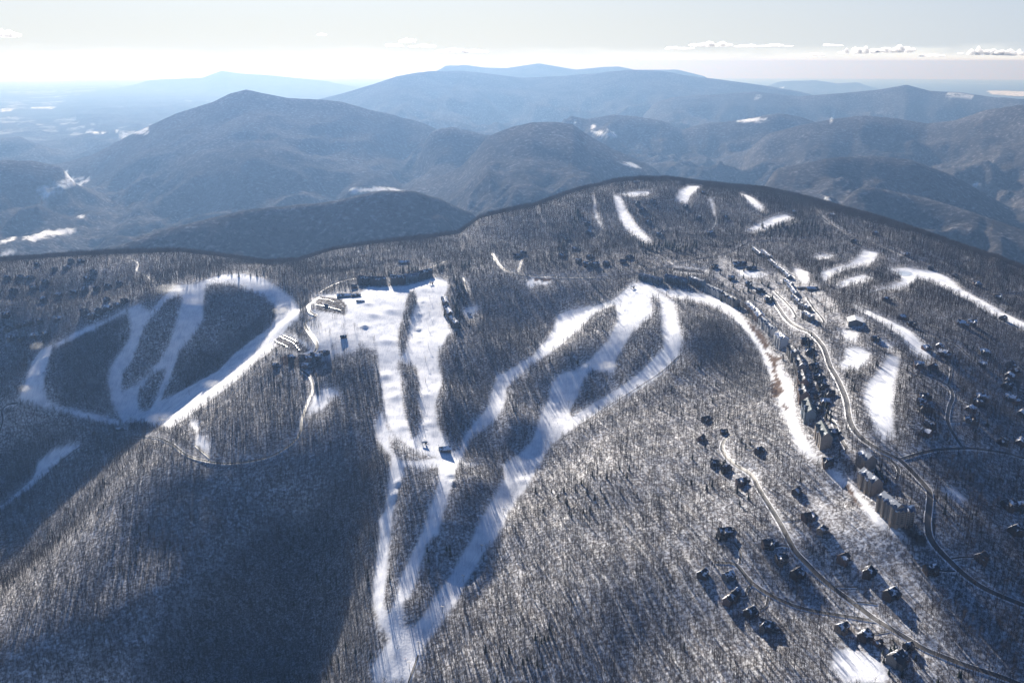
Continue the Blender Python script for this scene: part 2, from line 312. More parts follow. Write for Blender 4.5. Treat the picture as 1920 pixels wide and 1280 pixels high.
ISLES = [
  cr(*L3, [(880,335),(960,290),(972,310),(950,400),(925,480),(900,560),(850,640),(800,700),(740,755),(660,803),(648,780),(662,710),(700,650),(735,580),(760,490),(800,425)]),
  cr(*L3, [(1092,262),(1150,228),(1250,245),(1350,280),(1420,315),(1465,355),(1475,400),(1445,460),(1345,530),(1245,608),(1170,690),(1070,745),(1000,785),(880,845),(855,855),(905,760),(935,660),(955,595),(1005,545),(1065,470),(1088,400),(1084,340)]),
  cr(*L3, [(740,805),(795,740),(850,692),(888,692),(868,740),(828,850),(800,902),(755,912),(739,890)]),
  cr(*L4, [(655,270),(678,282),(688,340),(652,420),(642,520),(625,590),(602,620),(586,560),(592,480),(622,400),(628,340)]),
  cr(*L4, [(590,645),(640,662),(690,692),(698,760),(698,850),(708,950),(690,1040),(660,1058),(642,990),(618,900),(608,800),(603,720),(583,680)]),
  cr(*LL, [(240,45),(290,95),(350,132),(430,147),(488,152),(400,165),(320,172),(280,155),(245,100)]),
  cr(*LL, [(320,205),(400,218),(480,205),(488,270),(450,380),(400,530),(340,660),(290,760),(265,860),(237,935),(218,880),(228,760),(238,640),(252,500),(272,380),(302,290)]),
  cr(*LL, [(590,175),(640,205),(690,190),(800,195),(815,250),(780,310),(740,380),(690,460),(650,560),(590,650),(540,740),(480,830),(420,920),(360,1000),(315,990),(315,880),(350,850),(380,760),(400,680),(430,590),(480,540),(512,460),(532,380),(557,290)]),
  [(1130,580),(1153,572),(1158,600),(1138,640),(1108,670),(1083,690),(1048,700),(1033,720),(1028,745),(1008,790),(998,825),(973,850),(945,868),(925,872),(872,866),(868,852),(888,822),(932,787),(950,752),(950,727),(1002,682),(1047,652),(1082,622),(1112,592)],
  [(1218,557),(1236,560),(1239,580),(1241,600),(1242,642),(1242,654),(1223,673),(1199,698),(1176,715),(1143,738),(1112,755),(1089,769),(1072,781),(1069,776),(1077,759),(1084,741),(1096,712),(1110,696),(1131,696),(1152,702),(1154,677),(1168,654),(1187,626),(1208,605),(1222,593),(1225,575)],
]
FARSNOW = [  # snowy farm fields and cuts far away
 [(60,358),(110,340),(135,334),(170,334),(165,342),(130,352),(100,362),(85,378),(78,366)],[(122,320),(128,320),(130,335),(122,335)],
 [(40,448),(90,432),(140,427),(142,434),(100,445),(60,452)],[(0,472),(30,466),(25,475),(0,485)],[(0,452),(30,443),(28,450),(0,458)],[(145,405),(155,402),(160,408),(150,410)],
 [(655,356),(700,350),(740,352),(770,362),(740,361),(690,358),(660,362)],[(760,385),(766,385),(770,405),(768,410)],
 [(1105,245),(1150,245),(1158,255),(1140,258),(1115,250)],[(1075,220),(1077,220),(1080,232),(1078,232)],[(1108,235),(1118,233),(1114,242),(1107,242)],
 [(1158,302),(1185,305),(1205,316),(1180,313)],[(160,246),(200,247),(280,249),(275,252),(200,251),(160,250)],[(0,205),(25,203),(20,209),(0,210)],[(60,201),(105,200),(100,204),(60,204)],
 [(1415,178),(1428,178),(1425,185),(1416,184)],[(1505,163),(1515,163),(1515,166),(1505,167)],[(1558,224),(1560,224),(1560,230),(1558,230)],
 [(1770,178),(1800,174),(1835,180),(1820,183),(1780,184)],[(1850,170),(1940,172),(1940,182),(1900,180),(1860,177)],[(1820,343),(1835,341),(1838,349),(1830,349)],
 [(1380,226),(1420,221),(1450,225),(1430,229),(1385,229)],[(1540,366),(1550,368),(1560,377),(1548,374)],
 [(1460,163),(1480,163),(1478,165),(1462,166)],[(1320,164),(1330,164),(1330,167),(1320,167)],[(1370,218),(1385,217),(1385,220),(1370,220)],
]
SHADEWOOD = [[(640,900),(560,960),(480,1020),(400,1080),(330,1160),(280,1290),(680,1290),(712,1200),(700,1100),(706,1000),(716,920),(704,850)], [(100,660),(150,620),(230,600),(225,660),(200,700),(205,770),(120,755),(90,710)], [(340,680),(420,640),(500,600),(480,650),(400,700),(330,740)],[(0,860),(60,820),(140,800),(70,880),(0,930)],[(1290,590),(1370,600),(1440,690),(1430,740),(1380,720),(1310,660)]]  # shaded woods whose ground is coloured darker to deepen the shade
BASE = [[(572,605),(590,578),(650,592),(700,575),(712,620),(704,655),(680,652),(640,668),(600,655),(585,640)], cr(*L3, [(1640,500),(1700,450),(1820,440),(1820,560),(1760,640),(1690,640),(1700,560)])]
def dens(poly, n=6):
    out = []
    for (a, b), (c, d) in zip(poly, poly[1:]+poly[:1]):
        for i in range(n): out.append((a+(c-a)*i/n, b+(d-b)*i/n))
    return out
def wpoly(poly, n=4):
    q = np.array(dens(poly, n)); return P(q[:,0], q[:,1])
def inpoly(x, y, poly):
    """even-odd test and distance to the outline"""
    x = np.asarray(x); y = np.asarray(y)
    ins = np.zeros(x.shape, bool); dist = np.full(x.shape, 1e9)
    q = np.roll(poly, -1, 0)
    for (ax, ay), (bx, by) in zip(poly, q):
        c = (ay > y) != (by > y)
        ins ^= c & (x < (bx-ax)*(y-ay)/((by-ay) if by != ay else 1e-9)+ax)
        ex, ey = bx-ax, by-ay; L = ex*ex+ey*ey+1e-9
        t = np.clip(((x-ax)*ex+(y-ay)*ey)/L, 0, 1)
        dist = np.minimum(dist, (x-ax-t*ex)**2+(y-ay-t*ey)**2)
    d = np.sqrt(dist); return np.where(ins, d, -d)
def signed(x, y, polys, pad=30):
    """largest signed distance (inside positive) to any of the polygons"""
    best = np.full(x.shape, -1e6)
    for p in polys:
        m = (x > p[:,0].min()-pad) & (x < p[:,0].max()+pad) & (y > p[:,1].min()-pad) & (y < p[:,1].max()+pad)
        if m.any(): best[m] = np.maximum(best[m], inpoly(x[m], y[m], p))
    return best
# heaps of machine-made snow on the runs
for px_, py_, h_, r_ in [(792,565,4,8),(787,590,4,9),(799,596,3,7),(812,599,3,7),(784,617,5,9),(811,620,4,7),(808,634,3,6),(785,640,3,9),(700,590,3,26),(684,612,6,13),(732,582,2.5,24),(728,640,3,28),(722,705,3,26),(740,745,3,24),(755,800,2,22),
      (800,740,2,18),(803,795,2,18),(690,570,4,22),(66,726,4,12),(75,705,4,12),(85,672,4,12),(240,655,4,12),(225,705,4,11),(345,603,4,12),(330,641,4,10),(355,628,3,10),(425,700,4,12),(455,668,3,10),(530,575,5,16),(520,600,4,14),(735,930,4,14),(745,905,3,10),(845,890,3,10),(850,905,3,9),
      (1160,600,2,14),(1100,690,2,16),(1040,760,2,14),(980,900,2,13)]:
    q_ = P(px_, py_)[0]; d_ = (GX-q_[0])**2+(GY-q_[1])**2; m_ = d_ < (3*r_)**2
    Z[m_] += h_*np.exp(-d_[m_]/(r_*.62)**2)
WCLEAR = {k: [wpoly(p) for p in v] for k, v in CLEAR.items()}
WISLES = [wpoly(p) for p in ISLES]
WFAR = [wpoly(p, 3) for p in FARSNOW]
# ragged tree lines
def jag(x, y): return fbm(x/17, y/17, 55, 2)*5.0
def clear_sd(x, y, kinds=None):
    s = np.full(x.shape, -1e6)
    for k, v in WCLEAR.items():
        if kinds is None or k in kinds: s = np.maximum(s, signed(x, y, v))
    i = signed(x, y, WISLES)
    return np.where(i > -1e5, np.minimum(s, -i), s)

# ------------------------------------------------------------------ roads (photo polylines, width in metres)
ROADS = [
 (7.0, cr(*RB, [(225,155),(190,180),(180,225),(220,280),(310,340),(350,410),(430,540),(500,670),(570,750),(680,850),(800,940),(890,1005),(1000,1070),(1100,1130),(1250,1190),(1400,1240),(1560,1300)])),
 (6.0, cr(*RB, [(150,735),(190,738),(240,745),(310,825),(400,885),(500,930),(620,960),(740,980),(885,1003)])),
 (4.0, cr(*RB, [(232,645),(262,690),(258,740)])),
 (3.5, cr(*RB, [(318,830),(290,860),(285,890),(250,885)])), (3.5, cr(*RB, [(388,885),(380,930),(350,950)])),
 (3.0, cr(*RB, [(440,547),(500,545),(550,535)])), (3.0, cr(*RB, [(690,845),(740,846),(790,848)])), (3.0, cr(*RB, [(1215,720),(1260,712),(1320,712)])),
 (3.0, cr(*RB, [(480,665),(450,660),(420,665)])), (3.0, cr(*RB, [(770,915),(830,918),(880,925)])), (3.0, cr(*RB, [(870,1060),(900,1055),(935,1048)])),(3.0, cr(*RB, [(1150,768),(1190,775),(1235,775)])),
 (8.5, cr(*G7, [(200,130),(290,170),(330,230),(380,300),(450,350),(520,380),(590,460),(630,570),(680,660),(720,760),(745,890),(810,980),(900,1040),(1000,1090)])
       + cr(*RB, [(1000,285),(1100,390),(1120,440),(1110,560),(1130,640),(1210,730),(1300,810),(1400,870),(1570,940)])),
 (6.5, cr(*G7, [(1040,1098),(1150,1065),(1300,1042),(1450,1040),(1600,1060),(1760,1105)])),
 (6.0, cr(*G7, [(1385,1035),(1330,950),(1300,880),(1310,800),(1330,740),(1300,680),(1200,630),(1120,600)])),
 (3.5, cr(*G7, [(1320,570),(1318,620),(1302,675)])), (3.0, cr(*G7, [(1310,888),(1360,886),(1410,885)])),
 (6.0, cr(*G7, [(590,855),(640,880),(670,940),(700,1000),(725,1040)])), (5.0, cr(*G7, [(930,1080),(980,1110),(1020,1160),(1010,1220)])),
 (7.0, cr(*H5, [(90,595),(110,640),(150,690),(220,730),(300,750),(500,768),(800,772),(1000,762),(1150,735),(1300,702),(1420,672),(1550,642),(1750,602),(1920,525)])+cr(*G6, [(330,412),(450,405),(600,412)])),
 (5.0, cr(*H5, [(940,605),(1100,625),(1280,635),(1400,668)])), (5.0, cr(*H5, [(275,735),(290,680),(305,640)])),
 (5.5, cr(*G6, [(330,440),(420,500),(520,570),(600,620)])),
 (6.0, cr(*G6, [(700,230),(780,300),(860,350),(1000,400),(1200,480),(1400,540),(1500,580),(1600,650),(1700,700),(1800,712),(1940,705)])),
 (4.5, cr(*G6, [(1500,545),(1540,540),(1600,515)])),
 (5.0, cr(*G6, [(660,740),(700,800),(760,880)])), (5.5, cr(*G6, [(470,700),(560,790),(600,850)])),
 (8.0, cr(*L3, [(1700,305),(1650,345),(1650,380),(1685,405),(1640,430),(1625,455),(1660,510),(1690,560),(1680,595),(1640,615)])),
 (6.0, cr(*L3, [(1600,690),(1650,730),(1670,790),(1640,870),(1610,960),(1600,1030),(1550,1090),(1450,1150),(1300,1185),(1130,1185),(990,1145),(900,1080),(800,1050),(700,1045)])),
 (4.0, cr(*L3, [(1040,1095),(1080,1130),(1120,1165)])),
 (5.0, cr(*L3, [(1500,610),(1440,650),(1300,760),(1200,850),(1100,895),(1020,930)])),
 (5.0, cr(*S6, [(-60,750),(0,765),(150,800),(400,810),(520,800)])), (4.0, cr(*S6, [(1300,245),(1450,270),(1560,330),(1540,400),(1650,470),(1770,545)])),
 (5.0, cr(*L3, [(90,870),(40,880),(10,910),(15,960),(0,1020)])), (3.5, cr(*L3, [(430,1100),(350,1160),(250,1250)])),
 (3.0, cr(*LL, [(385,1140),(360,1210),(335,1280)])),
 (5.0, cr(*H5, [(870,460),(840,490),(800,515)])), (4.0, cr(*H5, [(1480,465),(1620,455),(1690,410),(1705,360)])),
 (2.2, [(1272,668),(1258,682),(1232,703),(1178,738),(1150,755),(1120,775),(1090,795)]),
 (5.0, cr(*G7, [(1120,350),(1250,400),(1340,440),(1430,520)])),
 (5.0, [(838,489),(800,505),(762,514),(735,522),(690,519),(640,528),(600,548)]),
 (4.5, [(868,520),(873,535),(878,548)]),
]
def catmull(p, step=6.0):
    p = np.asarray(p, float); q = np.vstack([2*p[0]-p[1], p, 2*p[-1]-p[-2]]); out = []
    for i in range(1, len(q)-2):
        n = max(2, int(np.linalg.norm(q[i+1]-q[i])/step))
        for t in np.linspace(0, 1, n, endpoint=False):
            out.append(.5*((2*q[i])+(-q[i-1]+q[i+1])*t+(2*q[i-1]-5*q[i]+4*q[i+1]-q[i+2])*t*t+(-q[i-1]+3*q[i]-3*q[i+1]+q[i+2])*t**3))
    out.append(q[-2]); return np.array(out)
WROADS = []
for wdt, pl in ROADS:
    q = np.array(pl); w = P(q[:,0], q[:,1]); WROADS.append((wdt, catmull(w)))
RPX = np.concatenate([w for _, w in WROADS]); RPW = np.concatenate([np.full(len(w), wd_) for wd_, w in WROADS])
def cellkeys(x, y, s=20.0): return (np.floor(x/s).astype(np.int64)*100003+np.floor(y/s).astype(np.int64))
_rd = {}
for (x, y), w_ in zip(RPX, RPW):
    _rd.setdefault((int(x//20), int(y//20)), []).append((x, y, w_))
def road_dist(x, y):
    """distance from each point to the nearest road edge (big when far)"""
    out = np.full(x.shape, 1e3); ix = np.floor(x/20).astype(int); iy = np.floor(y/20).astype(int)
    key = ix*100003+iy; order = np.argsort(key, kind='stable'); ks = key[order]
    uniq, start = np.unique(ks, return_index=True); ends = np.append(start[1:], len(ks))
    for u, s, e in zip(uniq, start, ends):
        idx = order[s:e]; cx, cy = ix[idx[0]], iy[idx[0]]
        pts = [p for a in (-1,0,1) for b in (-1,0,1) for p in _rd.get((cx+a, cy+b), ())]
        if pts:
            p = np.array(pts); d = np.hypot(x[idx,None]-p[:,0], y[idx,None]-p[:,1])-p[:,2]/2
            out[idx] = d.min(1)
    return out
# ------------------------------------------------------------------ materials
def mat(name, rough=.8, col=(.5,.5,.5), spec=.3):
    m = bpy.data.materials.new(name); m.use_nodes = True; b = m.node_tree.nodes['Principled BSDF']
    b.inputs['Base Color'].default_value = (*col, 1); b.inputs['Roughness'].default_value = rough
    b.inputs['Specular IOR Level'].default_value = spec
    return m, m.node_tree, b
def nd(t, kind, **kw):
    n = t.nodes.new(kind)
    for k, v in kw.items(): setattr(n, k, v)
    return n
def noise(t, scale, detail=3, rough=.55, coord=None, dim='3D'):
    n = nd(t, 'ShaderNodeTexNoise'); n.inputs['Scale'].default_value = scale; n.inputs['Detail'].default_value = detail; n.inputs['Roughness'].default_value = rough
    if coord is None: coord = nd(t, 'ShaderNodeTexCoord').outputs['Object']
    t.links.new(coord, n.inputs['Vector']); return n.outputs['Fac']
def ramp(t, fac, stops):
    r = nd(t, 'ShaderNodeValToRGB'); e = r.color_ramp.elements
    while len(e) < len(stops): e.new(.5)
    for x, (p, c) in zip(e, stops): x.position = p; x.color = (*c, 1) if len(c) == 3 else c
    t.links.new(fac, r.inputs[0]); return r.outputs[0]
def mix(t, fac, a, b):
    n = nd(t, 'ShaderNodeMix', data_type='RGBA')
    for sock, v in ((n.inputs[0], fac), (n.inputs[6], a), (n.inputs[7], b)):
        if hasattr(v, 'is_linked') or hasattr(v, 'links'): t.links.new(v, sock)
        elif isinstance(v, tuple): sock.default_value = (*v, 1)
        else: sock.default_value = v
    return n.outputs[2]
def math_(t, op, a, b=None, clamp=False):
    n = nd(t, 'ShaderNodeMath', operation=op, use_clamp=clamp)
    for sock, v in ((n.inputs[0], a), (n.inputs[1], b)):
        if v is None: continue
        if isinstance(v, (int, float)): sock.default_value = v
        else: t.links.new(v, sock)
    return n.outputs[0]
def attr(t, name): return nd(t, 'ShaderNodeAttribute', attribute_name=name).outputs['Fac']
def bump(t, b, h, dist, strength=1.0):
    n = nd(t, 'ShaderNodeBump'); n.inputs['Distance'].default_value = dist; n.inputs['Strength'].default_value = strength
    t.links.new(h, n.inputs['Height']); t.links.new(n.outputs[0], b.inputs['Normal'])

M = {}
def noisy(name, c1, c2, scale, rough=.8, spec=.25, bm=0):
    m, t, b = mat(name, rough, c1, spec); f = noise(t, scale, 4)
    t.links.new(ramp(t, f, [(.35, c1), (.65, c2)]), b.inputs['Base Color'])
    if bm: bump(t, b, f, bm)
    M[name] = m; return m
# ground: snow with leaf litter under the trees near by; a woodland canopy colour on the far slopes
m, t, b = mat('ground', 1.0, spec=0.0)
co = nd(t, 'ShaderNodeTexCoord').outputs['Object']
sn1 = noise(t, .045, 5, .6, co)
mpn = nd(t, 'ShaderNodeMapping'); mpn.inputs['Scale'].default_value = (.5, .045, .05); mpn.inputs['Rotation'].default_value = (0, 0, .12); t.links.new(co, mpn.inputs['Vector'])
sn2 = noise(t, 1.0, 3, .6, mpn.outputs[0])
snowc = ramp(t, math_(t, 'ADD', math_(t, 'MULTIPLY', sn1, .6), math_(t, 'MULTIPLY', sn2, .4)), [(.38, (.60,.62,.66)), (.5, (.80,.81,.83)), (.60, (.92,.92,.92))])
litter = ramp(t, noise(t, .9, 3, coord=co), [(.35, (.05,.04,.035)), (.65, (.13,.105,.09))])
lf = noise(t, .2, 6, .72, co)
lf = ramp(t, lf, [(.36, (0,0,0)), (.56, (1,1,1))])
floor_ = mix(t, math_(t, 'MULTIPLY', lf, .86), snowc, litter)
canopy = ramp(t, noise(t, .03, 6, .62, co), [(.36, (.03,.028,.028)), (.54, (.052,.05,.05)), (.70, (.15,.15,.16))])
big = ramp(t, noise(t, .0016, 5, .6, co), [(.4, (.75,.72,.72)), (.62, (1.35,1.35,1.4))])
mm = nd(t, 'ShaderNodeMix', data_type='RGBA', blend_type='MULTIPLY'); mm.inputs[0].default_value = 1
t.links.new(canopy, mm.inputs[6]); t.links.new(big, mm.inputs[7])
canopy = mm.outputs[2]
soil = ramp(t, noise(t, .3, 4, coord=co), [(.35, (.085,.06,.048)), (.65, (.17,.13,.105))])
shade_floor = ramp(t, noise(t, .35, 5, .7, co), [(.36, (.015,.015,.017)), (.50, (.04,.04,.042)), (.62, (.42,.43,.46))])  # dark undergrowth tone with snow flecks, painted in to deepen shade
floor_ = mix(t, math_(t, 'MULTIPLY', attr(t, 'shade_brush'), .72), floor_, shade_floor)
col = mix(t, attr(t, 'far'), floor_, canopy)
fs = math_(t, 'MULTIPLY', attr(t, 'snow'), mix(t, attr(t, 'far'), (1,1,1), ramp(t, noise(t, .006, 6, .7, co), [(.40, (.12,.12,.12)), (.52, (1,1,1))])))
col = mix(t, fs, col, snowc)
col = mix(t, attr(t, 'soil'), col, soil)
col = mix(t, attr(t, 'lot'), col, ramp(t, noise(t, .18, 4, .6, co), [(.38, (.07,.062,.058)), (.55, (.12,.11,.1)), (.66, (.6,.6,.62))]))
t.links.new(col, b.inputs['Base Color'])
bh = mix(t, attr(t, 'far'), noise(t, .25, 4, coord=co), noise(t, .03, 6, .7, co))
bd = nd(t, 'ShaderNodeBump'); bd.inputs['Strength'].default_value = 1
t.links.new(bh, bd.inputs['Height']); t.links.new(math_(t, 'ADD', math_(t, 'MULTIPLY', attr(t, 'far'), 15.0), .35), bd.inputs['Distance'])
t.links.new(bd.outputs[0], b.inputs['Normal'])
M['ground'] = m
m, t, b = mat('bark', .9, (.07,.06,.055), .1)
oi = nd(t, 'ShaderNodeObjectInfo').outputs['Random']
t.links.new(ramp(t, oi, [(0, (.022,.016,.014)), (.5, (.04,.03,.026)), (1, (.066,.055,.05))]), b.inputs['Base Color'])
M['bark'] = m
m, t, b = mat('needles', .8, (.02,.03,.02), .15)
oi = nd(t, 'ShaderNodeObjectInfo').outputs['Random']
t.links.new(ramp(t, oi, [(0, (.012,.02,.015)), (1, (.035,.045,.03))]), b.inputs['Base Color'])
M['needles'] = m
m, t, b = mat('asphalt', .55, (.06,.06,.06), .4)
co = nd(t, 'ShaderNodeTexCoord').outputs['Object']
t.links.new(mix(t, attr(t, 'edge'), ramp(t, noise(t, .12, 4, coord=co), [(.3, (.045,.042,.04)), (.7, (.085,.08,.075))]), ramp(t, noise(t, .25, 4, coord=co), [(.30, (.16,.14,.13)), (.46, (.8,.81,.84))])), b.inputs['Base Color'])
M['asphalt'] = m

# ------------------------------------------------------------------ ground attributes and meshes
fx, fy = GX.ravel(), GY.ravel()
farv = sstep(3600, 4300, GR).ravel()
nearmask = (GR < 5200).ravel()
snow = np.zeros(fx.size); soilv = np.zeros(fx.size); shade_brush = np.zeros(fx.size); lot = np.zeros(fx.size)
idx = np.where(nearmask)[0]
sd = clear_sd(fx[idx], fy[idx])
snow[idx] = np.maximum(sstep(-2, 5, sd+jag(fx[idx], fy[idx])*.4), .8*sstep(-8, 8, signed(fx[idx], fy[idx], [wpoly(p) for p in BASE])))
idf = np.where(~nearmask)[0]
shade_brush[idx] = sstep(-30, 25, signed(fx[idx], fy[idx], [wpoly(p) for p in SHADEWOOD], 60)+30*fbm(fx[idx]/60, fy[idx]/60, 19, 3))
lot[idx] = sstep(-2, 2, signed(fx[idx], fy[idx], WCLEAR['parking_lot']))
sf = signed(fx[idf], fy[idf], WFAR, 60)
snow[idf] = sstep(-6, 10, sf)
snow[idf] = np.maximum(snow[idf], 0.35*sstep(.62, .7, vnoise(fx[idf]/420, fy[idf]/420, 5))*sstep(.55, .68, vnoise(fx[idf]/2600, fy[idf]/2600, 6))*(Z.ravel()[idf] < 420)*sstep(15000, 20000, GR.ravel()[idf]))
WSOIL = [wpoly(p) for p in [
 cr(*G7, [(160,305),(200,350),(240,380),(270,440),(265,480),(240,440),(215,395),(165,330)]),
 cr(*G7, [(265,490),(300,520),(365,515),(330,535),(320,600),(355,690),(350,740),(295,740),(290,700),(310,640),(300,560)]),
 cr(*G7, [(355,780),(385,820),(375,825)]),
 [(1692,983),(1712,992),(1728,1006),(1745,1030),(1722,1018),(1700,1000)],
 [(1536,852),(1552,865),(1560,880),(1552,872)], [(1588,912),(1600,930),(1612,950),(1602,940)],
 [(1742,925),(1752,930),(1750,960),(1752,1000),(1745,990),(1744,955)],
 cr(*Q8, [(560,600),(640,560),(720,590),(800,620),(920,620),(990,640),(960,680),(820,700),(700,680),(600,660)]),
 cr(*H5, [(380,770),(520,775),(500,795),(400,790)]),
]]
soilv[idx] = sstep(-1, 3, signed(fx[idx], fy[idx], WSOIL)+2.5+fbm(fx[idx]/9, fy[idx]/9, 91, 2)*7)
soilv[idx] *= (signed(fx[idx], fy[idx], WSOIL) > -4)
def region_name(x, y):
    lab = np.zeros(x.shape, int); polys = []
    isl = signed(x, y, WISLES) > 0
    names = [None]
    for k, v in WCLEAR.items():
        for p in v:
            names.append(k); s = signed(x, y, [p]) > 0
            lab[s & (lab == 0) & ~isl] = len(names)-1
    return lab, names
cxg = (GX[:-1,:-1]+GX[1:,1:])/2; cyg = (GY[:-1,:-1]+GY[1:,1:])/2
lab = np.zeros(cxg.shape, int)
kr = (RR[:-1] < 5200).sum()
l2, names = region_name(cxg[:kr].ravel(), cyg[:kr].ravel()); lab[:kr] = l2.reshape(kr, -1)
far_row = (RR[:-1] > 5200)[:, None] & np.ones(NA-1, bool)[None]
lab[far_row] = 1000
zmx = Z.ravel()
def submesh(name, mask, mat_):
    ii, jj = np.where(mask)
    a = ii*NA+jj; quads = np.stack([a, a+1, a+NA+1, a+NA], 1)
    u, inv = np.unique(quads, return_inverse=True); inv = inv.reshape(-1, 4)
    me = bpy.data.meshes.new(name)
    me.vertices.add(len(u)); me.vertices.foreach_set('co', np.stack([fx[u], fy[u], zmx[u]], 1).astype(np.float32).ravel())
    n = len(inv); me.loops.add(n*4); me.loops.foreach_set('vertex_index', inv[:, [0,1,2,3]].astype(np.int32).ravel())
    me.polygons.add(n); me.polygons.foreach_set('loop_start', np.arange(0, n*4, 4, dtype=np.int32)); me.polygons.foreach_set('loop_total', np.full(n, 4, np.int32))
    me.update(); me.validate()
    me.polygons.foreach_set('use_smooth', np.ones(n, bool))
    for an, arr in (('far', farv), ('snow', snow), ('soil', soilv), ('shade_brush', shade_brush), ('lot', lot)):
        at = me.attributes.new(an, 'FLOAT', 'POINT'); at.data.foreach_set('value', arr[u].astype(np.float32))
    me.materials.append(mat_)
    o = bpy.data.objects.new(name, me); C.objects.link(o); o['kind'] = 'structure'; return o
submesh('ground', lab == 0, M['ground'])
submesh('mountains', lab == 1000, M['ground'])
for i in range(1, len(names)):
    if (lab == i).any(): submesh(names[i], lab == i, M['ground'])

# roads as strips
def strip(name, pts, width, mat_, lift=.3):
    p = pts; tg = np.gradient(p, axis=0); tg /= np.linalg.norm(tg, axis=1)[:,None]+1e-9; nr = np.stack([-tg[:,1], tg[:,0]], 1)
    offs = [-1.45, -1.0, -.9, 0, .9, 1.0, 1.45]; edge = [1, 1, 0, 0, 0, 1, 1]; dz = [-.7, .15, 0, 0, 0, .15, -.7]
    V = []; E = []
    for k in range(len(p)):
        c0 = hgt(p[k,0], p[k,1])
        for o_, e_, z_ in zip(offs, edge, dz):
            q = p[k]+nr[k]*o_*width/2; g = float(hgt(q[0], q[1])); V.append((q[0], q[1], max(g, .5*g+.5*c0 if abs(o_) < 1.2 else g)+lift+z_)); E.append(e_)
    n = len(offs); Fc = [(k*n+j, k*n+j+1, (k+1)*n+j+1, (k+1)*n+j) for k in range(len(p)-1) for j in range(n-1)]
    me = bpy.data.meshes.new(name); me.from_pydata(V, [], Fc); me.update()
    at = me.attributes.new('edge', 'FLOAT', 'POINT'); at.data.foreach_set('value', np.array(E, np.float32)); me.materials.append(mat_)
    o = bpy.data.objects.new(name, me); C.objects.link(o); o['kind'] = 'structure'; return o
for k, (w_, pts) in enumerate(WROADS): strip('road' if w_ >= 5 else 'driveway', pts, w_, M['asphalt'])
# ------------------------------------------------------------------ trees
def raw_mesh(name, V, Fc, mats, mi=None):
    me = bpy.data.meshes.new(name); me.from_pydata(V, [], Fc); me.update()
    for m_ in mats: me.materials.append(m_)
    if mi is not None: me.polygons.foreach_set('material_index', np.array(mi, np.int32))
    return me
def tree_geo(rg, h, x0=0, y0=0, crown_only=False, trunk_only=False, sink=3.0, twigs=1.0):
    V, Fc = [], []
    lx, ly = rg.normal(0, .35, 2)
    def at(t): return np.array([x0+lx*t*t*1.5, y0+ly*t*t*1.5, h*t])
    r0 = h*.019
    if not crown_only:
        rings = [(-sink/h, r0*1.1), (.35, r0*.8), (.7, r0*.5), (.98, r0*.12)]
        a0 = rg.uniform(0, 6)
        for t, r in rings:
            c = at(t)
            for k in range(3): V.append((c[0]+r*math.cos(a0+k*2.094), c[1]+r*math.sin(a0+k*2.094), c[2]))
        for i in range(3):
            for k in range(3): Fc.append((i*3+k, i*3+(k+1) % 3, i*3+3+(k+1) % 3, i*3+3+k))
    if not trunk_only:
        nb = int(rg.integers(11, 15))
        for i in range(nb):
            t = .33+.62*(i+rg.uniform(0, .8))/nb; a = i*2.4+rg.uniform(-.5, .5); el = rg.uniform(.45, .95)
            L = h*(.40-.27*(t-.3))*rg.uniform(.7, 1.1); p = at(t)
            d = np.array([math.cos(a)*math.cos(el), math.sin(a)*math.cos(el), math.sin(el)])
            q = p+d*L*.55; e = p+d*L+np.array([0, 0, L*.12]); s = np.cross(d, [0, 0, 1.0]); s /= np.linalg.norm(s); w = .0075*h
            n = len(V); V += [tuple(p-s*w), tuple(p+s*w), tuple(q+s*w*.7), tuple(q-s*w*.7), tuple(e)]
            Fc += [(n, n+1, n+2, n+3), (n+3, n+2, n+4)]
            for k in range(int(4*twigs)):
                f = rg.uniform(.3, .95); b0 = p+(e-p)*f; dd = d+rg.normal(0, .65, 3); dd[2] = abs(dd[2])*.9+.15; dd /= np.linalg.norm(dd)
                l2 = L*rg.uniform(.25, .5); tip = b0+dd*l2; s2 = np.cross(dd, rg.normal(0, 1, 3)); s2 /= np.linalg.norm(s2); w2 = .0036*h
                n = len(V); V += [tuple(b0-s2*w2), tuple(b0+s2*w2), tuple(tip)]; Fc.append((n, n+1, n+2))
    return V, Fc
def conifer_geo(rg, h):
    V, Fc = [], []
    n0 = 11
    for i in range(n0):
        t = .08+.9*i/n0; R = h*.2*(1-t)**.8+.25; k = 7
        for j in range(k):
            a = 6.283*j/k+i*.9+rg.uniform(-.25, .25); rr_ = R*rg.uniform(.7, 1.15); z = h*t
            n = len(V); w = R*.5
            tip = (rr_*math.cos(a), rr_*math.sin(a), z-h*.035)
            V += [(0, 0, z+h*.09), (rr_*.6*math.cos(a)-w*math.sin(a)*.7, rr_*.6*math.sin(a)+w*math.cos(a)*.7, z), tip, (rr_*.6*math.cos(a)+w*math.sin(a)*.7, rr_*.6*math.sin(a)-w*math.cos(a)*.7, z)]
            Fc.append((n, n+1, n+2, n+3))
    return V, Fc
lib = bpy.data.collections.new('woodland_pieces')     # source pieces for the woodland mass, not linked to the scene
NPR = 8
for i in range(NPR):
    rg = np.random.default_rng(100+i); V, Fc = [], []
    for k in range(4):
        ox, oy = (k % 2-.5)*6+rg.uniform(-2.2, 2.2), (k//2-.5)*6+rg.uniform(-2.2, 2.2)
        v, f = tree_geo(rg, rg.uniform(10.5, 16), ox, oy, sink=4)
        n = len(V); V += v; Fc += [tuple(a+n for a in q) for q in f]
    lib.objects.link(bpy.data.objects.new('a_stand_%02d' % i, raw_mesh('stand', V, Fc, [M['bark']])))
